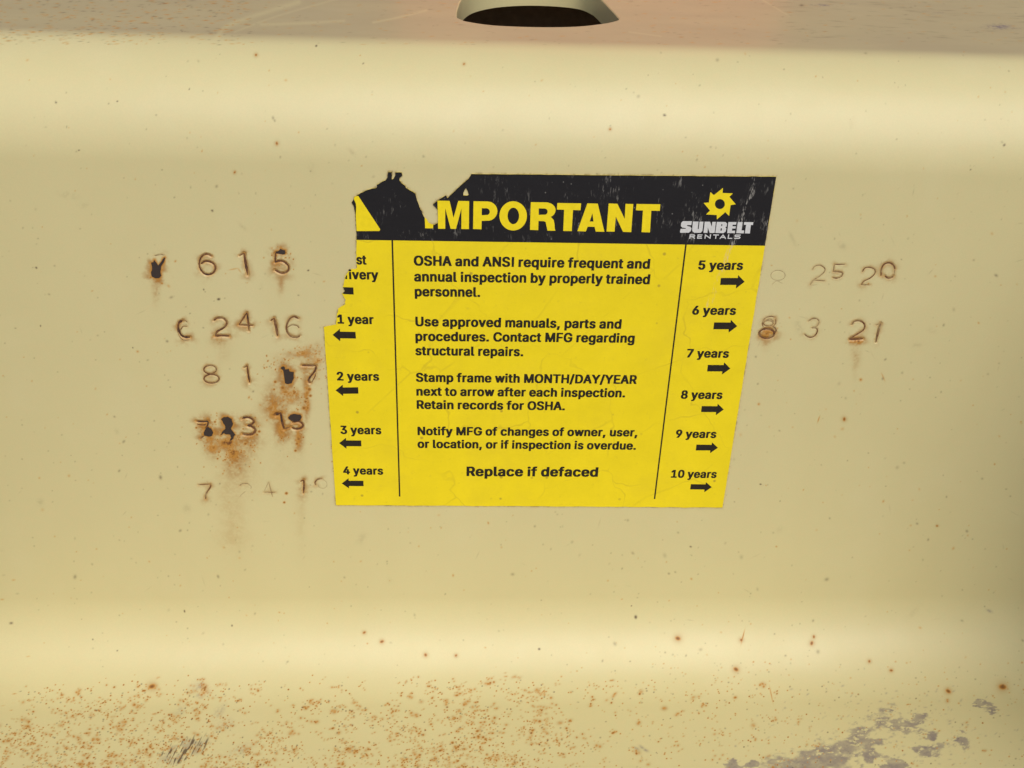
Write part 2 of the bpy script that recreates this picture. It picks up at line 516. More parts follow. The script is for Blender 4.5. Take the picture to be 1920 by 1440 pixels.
# rust water below and between the stamps
for u, v, ru, rv, a in ((294, 522, 8, 12, .75), (293, 545, 7, 22, .3), (527, 530, 6, 20, .35), (528, 500, 18, 26, .22), (412, 640, 14, 9, .6), (402, 636, 8, 6, .5), (420, 660, 14, 20, .12),
                        (545, 742, 22, 14, .75), (515, 762, 22, 18, .65), (523, 778, 16, 12, .7), (532, 722, 14, 16, .5), (507, 745, 14, 26, .3), (575, 742, 6, 36, .7), (571, 766, 10, 8, .5), (582, 690, 16, 20, .45),
                        (565, 664, 26, 8, .45), (592, 655, 18, 12, .32), (535, 690, 26, 22, .28), (525, 800, 9, 22, .7), (560, 800, 9, 26, .5),
                        (430, 832, 20, 13, 1.0), (438, 856, 13, 20, .85), (393, 822, 14, 14, .75), (398, 845, 13, 14, .5), (465, 828, 24, 14, .5), (445, 880, 22, 18, .28), (458, 852, 20, 14, .35), (385, 800, 14, 22, .45),
                        (440, 805, 30, 26, .3), (475, 800, 16, 18, .3), (532, 815, 14, 14, .55), (560, 826, 8, 20, .6), (430, 930, 22, 60, .12), (442, 985, 14, 30, .11), (567, 922, 8, 10, .5), (566, 955, 7, 50, .09), (386, 935, 8, 8, .2),
                        (434, 1010, 34, 16, .08), (436, 990, 30, 80, .05), (560, 985, 12, 60, .04), (535, 850, 30, 50, .07), (450, 895, 40, 34, .10), (1607, 640, 15, 6, .75), (1605, 664, 8, 20, .35), (1603, 690, 5, 20, .15), (1440, 630, 18, 8, .75), (1438, 622, 12, 7, .7), (1436, 645, 8, 10, .3), (1663, 500, 14, 18, .08), (386, 500, 12, 18, .18)):
    blot(STAIN_SHADE, u, v, ru, rv, a * 1.2 if a > .2 else a, breakup=.55)
for u, v, r in ((580, 730, 4), (582, 742, 3), (576, 747, 2.4), (573, 753, 3), (570, 765, 3.8), (577, 765, 2.4), (516, 716, 3), (530, 727, 4), (514, 730, 2.2), (560, 823, 3.4), (557, 832, 3), (554, 845, 2.6), (537, 925, 3), (533, 942, 2.4),
                (486, 809, 2.8), (482, 815, 2.2), (403, 791, 2.4), (368, 802, 2.2), (452, 848, 2), (443, 846, 2), (408, 860, 2), (422, 862, 2), (460, 832, 3), (470, 835, 2)):
    blot(RUST, u, v, r, r * .9, .8, hard=3)
for cu, cv, ru, rv, n in ((575, 660, 30, 12, 46), (585, 690, 18, 34, 30), (535, 690, 22, 14, 14), (515, 755, 26, 18, 26), (440, 850, 50, 28, 44), (390, 785, 14, 12, 10), (612, 660, 3, 36, 14), (470, 790, 22, 12, 10), (622, 800, 2, 70, 12)):
    for _ in range(n):
        blot(RUST, cu + rng.normal() * ru * .6, cv + rng.normal() * rv * .6, rng.uniform(.9, 1.7), rng.uniform(.8, 1.3), rng.uniform(.35, .85), rng.uniform(0, 3))

for u, v, ru, rv, a in ((428, 830, 14, 7, .75), (436, 846, 8, 12, .6), (392, 818, 10, 8, .55), (399, 838, 8, 9, .4), (520, 776, 12, 8, .65), (513, 766, 9, 7, .45), (545, 736, 16, 6, .6), (543, 748, 10, 6, .4), (294, 517, 7, 7, .5), (528, 806, 6, 9, .45),
                        (575, 735, 3.5, 12, .5), (577, 755, 3, 12, .45), (558, 822, 4, 14, .4), (1440, 625, 12, 5, .45), (1606, 640, 12, 3.5, .55), (412, 636, 12, 4, .4), (596, 676, 8, 8, .4), (565, 662, 12, 4, .35)):
    blot(RUST, u, v, ru, rv, a, 0, 2, .8)

# scattered specks on the upright face, the larger ones where the photo has them
for u, v, r, k in ((355, 167, 1.5, 'd'), (220, 190, 1.8, 'd'), (105, 192, 2, 'd'), (519, 269, 2.6, 'r'), (440, 323, 2, 'r'), (681, 119, 1.6, 'd'), (593, 86, 2.4, 'd'), (480, 103, 2.4, 'r'), (125, 238, 1.6, 'd'), (148, 282, 1.6, 'd'),
                   (870, 120, 1.8, 'r'), (1246, 216, 2.6, 'd'), (1144, 242, 2, 'r'), (1883, 272, 2.6, 'd'), (1470, 130, 2, 'g'), (1312, 160, 1.8, 'g'), (1820, 318, 1.6, 'd'), (68, 502, 2.2, 'd'), (382, 543, 1.6, 'd'), (76, 611, 1.6, 'd'),
                   (249, 652, 1.4, 'd'), (232, 828, 3, 'g'), (398, 395, 2.2, 'd'), (327, 370, 2, 'g'), (1192, 1157, 3.4, 'd'), (1271, 1197, 4.5, 'r'), (1011, 1217, 2.6, 'd'), (1295, 1025, 1.8, 'd'), (1757, 986, 1.6, 'r'), (1813, 996, 3, 'g'),
                   (798, 1228, 3, 'r'), (855, 1229, 2.4, 'r'), (716, 1203, 3, 'r'), (683, 1186, 2.4, 'r'), (1390, 1200, 3, 'r'), (1380, 1255, 4.2, 'r'), (1522, 1206, 3.4, 'r'), (1526, 1194, 2.4, 'r'), (1778, 1296, 4, 'r'), (1880, 1288, 6, 'r'),
                   (1671, 1257, 2.6, 'r'), (1630, 1240, 2.6, 'r'), (1583, 786, 3, 'r'), (1426, 908, 1.8, 'd'), (346, 1146, 2, 'd'), (435, 1173, 2, 'd'), (20, 1168, 2.2, 'd'), (410, 561, 3, 'd'), (409, 1081, 3, 'g'), (285, 1287, 5, 'r'),
                   (512, 221, 3, 'g'), (515, 226, 2.4, 'g'), (338, 995, 3, 'g'), (1184, 1136, 1.5, 'd'), (174, 1199, 1.6, 'd'), (220, 1220, 1.6, 'd'), (578, 507, 2, 'd'), (1660, 674, 2.4, 'g'), (1655, 710, 2.6, 'g')):
    ch = {'d': DARK, 'r': RUST, 'g': DARK}[k]
    blot(ch, u, v, r * rng.uniform(.9, 1.3), r * .8, .45 if k == 'g' else .92, rng.uniform(0, 3), 3)
    if k == 'r':
        blot(STAIN_SHADE, u, v, r * 1.9, r * 1.9, .45)
for _ in range(1300):
    u, v = rng.uniform(-60, 1980), rng.uniform(95, 1260)
    if rng.random() < .5: v = 95 + 1160 * rng.random() ** .6
    r = 0.8 + rng.exponential(.38)
    blot(DARK if rng.random() < .66 else RUST, u, v, r * rng.uniform(.8, 1.6), r, rng.uniform(.15, .62), rng.uniform(0, 3), 2)
for _ in range(60):      # short hair-like scratches
    u, v = rng.uniform(0, 1920), rng.uniform(330, 1180); a = rng.uniform(0, 3); L = rng.uniform(3, 9)
    blot(DARK, u, v, L, .8, rng.uniform(.08, .28), a, 2)
for a, b, c in (((1533, 792), (1537, 780), .5), ((1390, 1206), (1396, 1182), .6), ((1443, 1288), (1449, 1316), .45), ((1653, 700), (1659, 714), .4), ((430, 506), (446, 503), .4), ((446, 503), (452, 511), .35)):
    m = ((a[0] + b[0]) / 2, (a[1] + b[1]) / 2)
    blot(RUST, m[0], m[1], math.dist(a, b) * .55, 1.2, c, math.atan2(b[1] - a[1], b[0] - a[0]), 3)

for _ in range(26):      # faint hand smudges and rubbed spots
    blot(DARK, rng.uniform(0, 1920), rng.uniform(110, 1180), rng.uniform(5, 16), rng.uniform(3, 8), rng.uniform(.04, .12), rng.uniform(0, 3), 2, .95)
for cu, cv, n in ((505, 690, 16), (560, 760, 16), (430, 845, 34), (400, 830, 18), (465, 820, 16), (540, 815, 12), (545, 700, 22), (294, 520, 10), (530, 480, 14)):
    for _ in range(n):
        blot(RUST, cu + rng.normal() * 13, cv + rng.normal() * 12, rng.uniform(.8, 2.2), rng.uniform(.8, 1.8), rng.uniform(.3, .95), rng.uniform(0, 3), 3)

# the tread ledge: pitted rust, thick on the left and the middle
for _ in range(7000):
    u = rng.uniform(-20, 1560) if rng.random() < .9 else rng.uniform(1200, 1940)
    v = 1262 + 185 * rng.random() ** .72
    dens = (1 - .86 * float(sstep(880, 1330, u))) * float(sstep(1255, 1335 - 40 * float(sstep(200, 700, u)), v))
    cl = float(vnoise(np.array([u / 46.]), np.array([v / 26.]))[0]) * .6 + float(vnoise(np.array([u / 170. + 9]), np.array([v / 80. + 4]))[0]) * .4
    cl = max(0., (cl - .34) * 2.6)
    if rng.random() > dens * (.2 + 1.2 * cl): continue
    big = rng.random() < .40
    if big:
        ru = min(1.1 + rng.exponential(.95), 3.4); rv = ru * rng.uniform(.45, .8); ang = -rng.uniform(.1, .7)
        for q in range(rng.integers(1, 4)):
            uu, vv = u + rng.normal() * 4.5, v + rng.normal() * 2.6
            blot(RUST, uu, vv, ru * rng.uniform(.5, 1), rv, rng.uniform(.25, .7), ang, 4, .4)
            blot(STAIN_SHADE, uu, vv, ru * 1.6, rv * 1.7, rng.uniform(.10, .3), ang)
    else:
        r = rng.uniform(.75, 1.45)
        k = rng.random()
        blot(RUST if k < .72 else DARK, u, v, r * 1.2, r, rng.uniform(.5, 1.0) if k < .72 else rng.uniform(.45, .9), rng.uniform(-.8, 0), 4)
for _ in range(420):
    u, v = rng.uniform(1050, 1930), 1240 + 205 * rng.random()
    r = rng.uniform(.8, 1.5)
    blot(RUST if rng.random() < .5 else DARK, u, v, r * 1.2, r, rng.uniform(.2, .65), rng.uniform(-.8, .3), 2.4)
# boot scuffs on the ledge: black rubber hatching, a dark smear, and a worn grey-purple patch
w = window(275, 1350, 410, 1446)
f = np.clip(1 - np.abs((V[w] - 1408 + (U[w] - 342) * .36) / 27.), 0, 1) * np.clip(1 - np.abs((U[w] - 344) / 60.), 0, 1)
h = vnoise((U[w] + (V[w]) * .5) / 2.1, (V[w] - U[w] * .5) / 13.)
DARK[w] = np.maximum(DARK[w], sstep(.52, .80, h * (.5 + .75 * np.sqrt(f))) * sstep(.02, .3, f) * .85)
GRIME_SHADE[w] = np.maximum(GRIME_SHADE[w], sstep(.05, .5, f) * sstep(.3, .7, N_A[w]) * .45)
for u, v, ru, rv, a, an in ((382, 1291, 11, 9, .55, .9), (378, 1302, 8, 9, .4, 1.2), (372, 1290, 15, 11, .25, 0), (410, 1335, 16, 7, .3, -.9), (338, 1333, 12, 7, .2, -.6), (420, 1360, 20, 10, .18, -.4), (455, 1405, 24, 9, .2, -.3)):
    blot(GRIME_SHADE, u, v, ru, rv, a, an, 2, .8)
blot(RUST, 383, 1292, 9, 5, .9, 1.9, 2, .7)
blot(DARK, 384, 1290, 5, 3, .5, 1.9, 2, .7)
blot(RUST, 377, 1301, 5, 3, .6, 1.2, 2, .8)
w = window(1360, 1290, 1900, 1447)
uu, vv = U[w], V[w]
warp = (fbm(uu / 24., vv / 12., 6) - .5) * 58


def patch(pts, rad):
    return 1 - sstep(.35, 1.0, (seg_dist(w, pts) + warp) / rad)


g = np.maximum.reduce([patch([(1440, 1446), (1520, 1428), (1590, 1400), (1618, 1386)], 27), patch([(1500, 1442), (1560, 1425)], 36), patch([(1650, 1358), (1668, 1352)], 23), patch([(1690, 1352), (1712, 1356), (1722, 1345)], 16),
                       patch([(1610, 1395), (1650, 1386)], 14), patch([(1570, 1414), (1582, 1414)], 9), patch([(1612, 1416), (1634, 1414)], 14), patch([(1732, 1406), (1750, 1405), (1790, 1388), (1808, 1390)], 14), patch([(1733, 1380), (1750, 1384)], 12),
                       patch([(1838, 1320), (1856, 1330)], 9), patch([(1370, 1440), (1420, 1436)], 9), patch([(1660, 1434), (1690, 1438)], 9)])
g = g * (.7 + .9 * (fbm(uu / 14., vv / 7., 4) - .3)) * sstep(.30, .46, fbm(uu / 7. + 3, vv / 3.6, 3) + .25 * sstep(1395, 1440, vv))
GRIME_SHADE[w] = np.maximum(GRIME_SHADE[w], np.clip(g, 0, 1) * (.62 + .4 * N_A[w]))
for _ in range(260):
    u, v = rng.normal(1690, 120), rng.normal(1370, 42)
    blot(GRIME_SHADE, u, v, rng.uniform(1, 3.5), rng.uniform(.8, 1.8), rng.uniform(.15, .6), rng.uniform(-1, 0), 2)
for u, v in ((1203, 1401), (1210, 1406), (1195, 1404), (1855, 1145)):
    blot(GRIME_SHADE, u, v, 6, 2.6, .55, .5, 2, .5)

# the deck behind the bend, seen almost edge on: grit, faint scratches and rubber marks
for _ in range(1500):
    k = rng.random()
    u = rng.uniform(-60, 470) if k < .52 else rng.uniform(-60, 1990)
    v = rng.uniform(-30, 84)
    blot(RUST if rng.random() < .55 else DARK, u, v, rng.uniform(1.4, 5.5), rng.uniform(.5, .9), rng.uniform(.12, .55) * (1.15 if k < .52 else .7), rng.uniform(-.08, .05), 2)
for u, v, ru, rv, a in ((1540, 10, 26, 4, .7), (1574, 11, 14, 2.4, .4), (1870, 50, 34, 7, .75), (1905, 54, 26, 4, .5), (1758, 24, 20, 2, .5), (1735, 22, 14, 1.6, .4), (1600, 8, 12, 2, .5)):
    blot(GRIME_SHADE, u, v, ru, rv, a, 0, 2, .5)
blot(DARK, 1503, 10, 4, 2, .6)
for _ in range(90):
    blot(DARK, rng.uniform(1440, 1940), rng.uniform(0, 78), rng.uniform(5, 16), rng.uniform(.6, 1.1), rng.uniform(.1, .32), rng.uniform(-.03, .08))
# shade painted into the colour of the level deck, over some settled dirt
shade_film = sstep(S_BEND - .010, S_BEND + .002, GS_) * (.30 + .12 * (fbm(GX * 30, GS_ * 90, 3) - .4))
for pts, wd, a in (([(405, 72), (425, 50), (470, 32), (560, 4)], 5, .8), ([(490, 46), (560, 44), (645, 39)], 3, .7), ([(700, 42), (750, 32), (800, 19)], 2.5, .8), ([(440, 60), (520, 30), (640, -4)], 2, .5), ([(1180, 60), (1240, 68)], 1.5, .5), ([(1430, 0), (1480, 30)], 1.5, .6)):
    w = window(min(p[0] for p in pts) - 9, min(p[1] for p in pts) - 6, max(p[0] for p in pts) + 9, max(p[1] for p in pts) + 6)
    shade_film[w] *= 1 - .6 * a * np.exp(-(seg_dist(w, smooth_line(pts, False, 4)) / wd) ** 2)
STAIN_SHADE[:] = np.maximum(STAIN_SHADE, shade_film * .55)
GRIME_SHADE[:] = np.maximum(GRIME_SHADE, shade_film)
RUST[:] = np.clip(RUST, 0, 1); STAIN_SHADE[:] = np.clip(STAIN_SHADE, 0, .92); DARK[:] = np.clip(DARK, 0, 1)

# the access hole in the deck: outline traced on the deck plane, then kept as real geometry
HOLE_PX = [(855, 30), (862, 36), (880, 41.5), (930, 48), (1010, 51), (1080, 50), (1125, 45.5), (1150, 41), (1162, 36), (1156, 27), (1145, 15), (1130, 0), (1112, -14), (1080, -24), (1010, -29), (940, -27), (890, -18), (866, -4), (857, 14)]
hp = [on_plate(u, v) for u, v in HOLE_PX]
HOLE = smooth_line([(x * 1000, s * 1000) for x, s in hp], True, 10) / 1000.0
GS = np.broadcast_to(SSV[:, None], (NS, NX))


def inside(px, py, poly):
    r = np.zeros(px.shape, bool)
    for (ax, ay), (bx, by) in zip(poly, np.roll(poly, -1, 0)):
        if ay == by: continue
        c = ((ay > py) != (by > py)) & (px < (bx - ax) * (py - ay) / (by - ay) + ax)
        r ^= c
    return r


i0, i1 = np.searchsorted(XS, [HOLE[:, 0].min() - .004, HOLE[:, 0].max() + .004])
j0, j1 = np.searchsorted(SSV, [HOLE[:, 1].min() - .004, HOLE[:, 1].max() + .004])
IN = np.zeros((NS, NX), bool)
IN[j0:j1, i0:i1] = inside(GX[j0:j1, i0:i1], GS[j0:j1, i0:i1], HOLE)
cut = IN[:-1, :-1] | IN[1:, :-1] | IN[:-1, 1:] | IN[1:, 1:]
# vertices left on the ragged edge are moved onto the outline
edge = np.zeros_like(IN)
edge[:-1, :-1] |= cut; edge[1:, :-1] |= cut; edge[:-1, 1:] |= cut; edge[1:, 1:] |= cut
edge &= ~IN
VX = np.array(GX); VS = np.array(GS)
dense = smooth_line([(x, s) for x, s in HOLE * 1000], True, 6) / 1000
for j, i in zip(*np.nonzero(edge)):
    k = np.argmin((dense[:, 0] - VX[j, i]) ** 2 + (dense[:, 1] - VS[j, i]) ** 2)
    VX[j, i], VS[j, i] = dense[k]
yy, zz, ny, nz = section(VS.ravel())
sink = SINK.ravel()
# very slight unevenness of rolled plate
wav = (fbm(GX * 14, GS * 14, 2).ravel() - .5) * 0.00003
verts = np.stack([VX.ravel(), yy - ny * (sink + wav * (np.abs(nz) < .99)), zz - nz * (sink + wav * (np.abs(nz) < .99))], 1).astype(np.float32)
jj, ii = np.nonzero(~cut)
base = (jj * NX + ii).astype(np.int32)
quads = np.stack([base, base + 1, base + NX + 1, base + NX], 1)
# inner skin, end faces and hems, so the plate is 6 mm of steel wherever one looks at it
TH = 0.006
ks = np.concatenate([np.array([0, S_LEDGE * .5]), np.linspace(S_LEDGE, S_WEB0, 9), np.linspace(S_WEB1, S_BEND, 11), np.array([S_END])])
ky, kz, kny, knz = section(ks)
iy, iz = ky - kny * TH, kz - knz * TH
nb = len(verts); m = len(ks)
ex, faces2 = [], []
for x in (XS[0], XS[-1]):
    for a in range(m): ex.append((x, ky[a], kz[a]))
    for a in range(m): ex.append((x, iy[a], iz[a]))
for e, flip in ((0, True), (1, False)):
    o = nb + e * 2 * m
    for a in range(m - 1):
        q = [o + a, o + a + 1, o + m + a + 1, o + m + a]
        faces2.append(q[::-1] if flip else q)
o0, o1 = nb + m, nb + 3 * m
for a in range(m - 2):          # inner skin (the deck part stays open under the hole)
    faces2.append([o0 + a, o0 + a + 1, o1 + a + 1, o1 + a])
faces2.append([nb, nb + 2 * m, nb + 3 * m, nb + m])
faces2.append([nb + m - 1, nb + 2 * m - 1, nb + 4 * m - 1, nb + 3 * m - 1])
verts = np.vstack([verts, np.array(ex, np.float32)])
quads = np.vstack([quads, np.array(faces2, np.int32)])
me = bpy.data.meshes.new('chassis_plate')
me.vertices.add(len(verts)); me.vertices.foreach_set('co', verts.ravel())
me.loops.add(quads.size); me.loops.foreach_set('vertex_index', quads.ravel())
me.polygons.add(len(quads)); me.polygons.foreach_set('loop_start', np.arange(0, quads.size, 4, dtype=np.int32))
me.update(calc_edges=True)
sm = np.ones(len(quads), bool); sm[-len(faces2):] = False
me.polygons.foreach_set('use_smooth', sm)
at = me.attributes.new('wear_shade', 'FLOAT_COLOR', 'POINT')
wv = np.zeros((len(verts), 4), np.float32)
wv[:nb, 0] = RUST.ravel(); wv[:nb, 1] = STAIN_SHADE.ravel(); wv[:nb, 2] = GRIME_SHADE.ravel(); wv[:nb, 3] = DARK.ravel()
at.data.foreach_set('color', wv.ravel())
frame = bpy.data.objects.new('chassis_frame', None)
frame.empty_display_size = .05
COL.objects.link(frame)
tag(frame, 'cream painted steel chassis frame with rust spots, a folded top edge and hand stamped dates', 'metal frame')
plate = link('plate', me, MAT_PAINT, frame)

# wall of the access hole
n = len(dense)
hy, hz, _, _ = section(dense[:, 1])
hv, hf = [], []
DEEP = 0.0085
lip = [(0.0, 0.00035), (0.0004, 0.0), (DEEP, 0.0), (DEEP, 0.008)]
cen = np.array([dense[:, 0].mean(), dense[:, 1].mean()])
for dd, off in lip:
    for k in range(n):
        t = dense[k] - cen
        t = t / np.linalg.norm(t)
        xk, sk = dense[k, 0] - t[0] * (0.00035 - off), dense[k, 1] - t[1] * (0.00035 - off)
        y_, z_, a_, b_ = section(np.array([sk]))
        hv.append((xk, y_[0] - a_[0] * dd, z_[0] - b_[0] * dd))
for r_ in range(len(lip) - 1):
    for k in range(n):
        k2 = (k + 1) % n
        hf.append((r_ * n + k, r_ * n + k2, (r_ + 1) * n + k2, (r_ + 1) * n + k))
link('hole_rim', mesh_from('hole_rim', hv, hf), MAT_PAINT_PLAIN, frame)
# box section under the deck that the hole opens into
bx0, bx1 = XS[0] + .01, XS[-1] - .01
by0, by1, bz0, bz1 = 0.012, BEND_END[0] + FL_LEN - .012, -0.10, BEND_END[1] - .004
yb2 = BEND_END[1] + (FL_LEN - .012) * FL_DIR[1] / FL_DIR[0] - .012
bvv = [(x, y, z) for x in (bx0, bx1) for y, z in ((by0, bz0), (by1, bz0), (by1, yb2))]
link('inner_box', mesh_from('inner_box', bvv, [(0, 1, 4, 3), (1, 2, 5, 4)]), plain('bare_inner_steel', (.42, .30, .20), .9), frame)

# stamped characters: a thin floor of rust at the bottom of every groove
mt, nt, b = new_mat('stamped_rust')
co = nd(nt, 'ShaderNodeTexCoord').outputs['Object']
tn = nd(nt, 'ShaderNodeAttribute', attribute_name='tone')
nz_ = noise(nt, co, 1400.0, 3, 0.65)
tt = math2(nt, 'ADD', tn.outputs['Fac'], mrange(nt, nz_, .3, .7, -.14, .14))
tt = math2(nt, 'ADD', tt, mrange(nt, noise(nt, co, 260.0, 2, .5), .35, .65, -.24, .14))
rp = nd(nt, 'ShaderNodeValToRGB')
cr = rp.color_ramp
cr.elements[0].position = 0.12; cr.elements[0].color = (.42, .33, .165, 1)
cr.elements[1].position = 1.0; cr.elements[1].color = (.032, .020, .015, 1)
for p, c in ((.35, (.24, .15, .06, 1)), (.6, (.15, .058, .017, 1)), (.82, (.085, .031, .011, 1))):
    e = cr.elements.new(p); e.color = c
nt.links.new(tt, rp.inputs['Fac'])
nt.links.new(rp.outputs['Color'], b.inputs['Base Color'])
b.inputs['Roughness'].default_value = .7
MAT_STAMP = mt
NAMES = {'0': 'zero', '1': 'one', '2': 'two', '3': 'three', '4': 'four', '5': 'five', '6': 'six', '7': 'seven', '8': 'eight', '9': 'nine'}
for read, strokes in STAMPS:
    vs, fs, tones = [], [], []
    lift = 0
    for st in strokes:
        if st[0] == 's':
            pts = smooth_line(st[4], st[3], 5)
            if st[3]: pts = np.vstack([pts, pts[:2]])
            wd = st[1]
            q = np.array([on_web(u, v) for u, v in pts])
            mpp = abs(on_web(pts[0][0] + 1, pts[0][1])[0] - on_web(pts[0][0], pts[0][1])[0])
            tg = np.gradient(q, axis=0); tg /= np.linalg.norm(tg, axis=1)[:, None] + 1e-12
            nr = np.stack([-tg[:, 1], tg[:, 0]], 1)
            hw = wd * mpp * .5 * (1 + .5 * (rng.random(len(q)) - .5))
            if not st[3]:
                ends = np.minimum(np.arange(len(q)), np.arange(len(q))[::-1])
                hw = hw * np.clip(.45 + .3 * ends, 0, 1)
            dpt = 0.00034 * min(1.0, wd / 3.2) - 0.00010 - .000012 * lift
            if wd < 2.2 or st[2] <= .62: dpt = -0.00002 - .000008 * lift + 0.00012 * 0
            o = len(vs)
            for k in range(len(q)):
                a = q[k] + nr[k] * hw[k]; c = q[k] - nr[k] * hw[k]
                vs += [(a[0], dpt, a[1]), (c[0], dpt, c[1])]
                tones += [st[2]] * 2
            for k in range(len(q) - 1):
                fs.append((o + 2 * k, o + 2 * k + 2, o + 2 * k + 3, o + 2 * k + 1))
        else:
            pts = []
            pl = st[2]
            for (ax, ay), (bx_, by_) in zip(pl, pl[1:] + pl[:1]):
                pts += [(ax, ay), ((ax + bx_) / 2 + rng.normal() * .5, (ay + by_) / 2 + rng.normal() * .5)]
            q = [on_web(u, v) for u, v in pts]
            o = len(vs)
            vs += [(x, -.00012 - .000012 * lift, z) for x, z in q]
            tones += [st[1] + .3] * len(q)
            fs.append(tuple(range(o, o + len(q))))
        lift += 1
    sme = mesh_from('stamped_digit', vs, fs)
    ta = sme.attributes.new('tone', 'FLOAT', 'POINT')
    ta.data.foreach_set('value', tones)
    link('stamped_digit', sme, MAT_STAMP, frame)

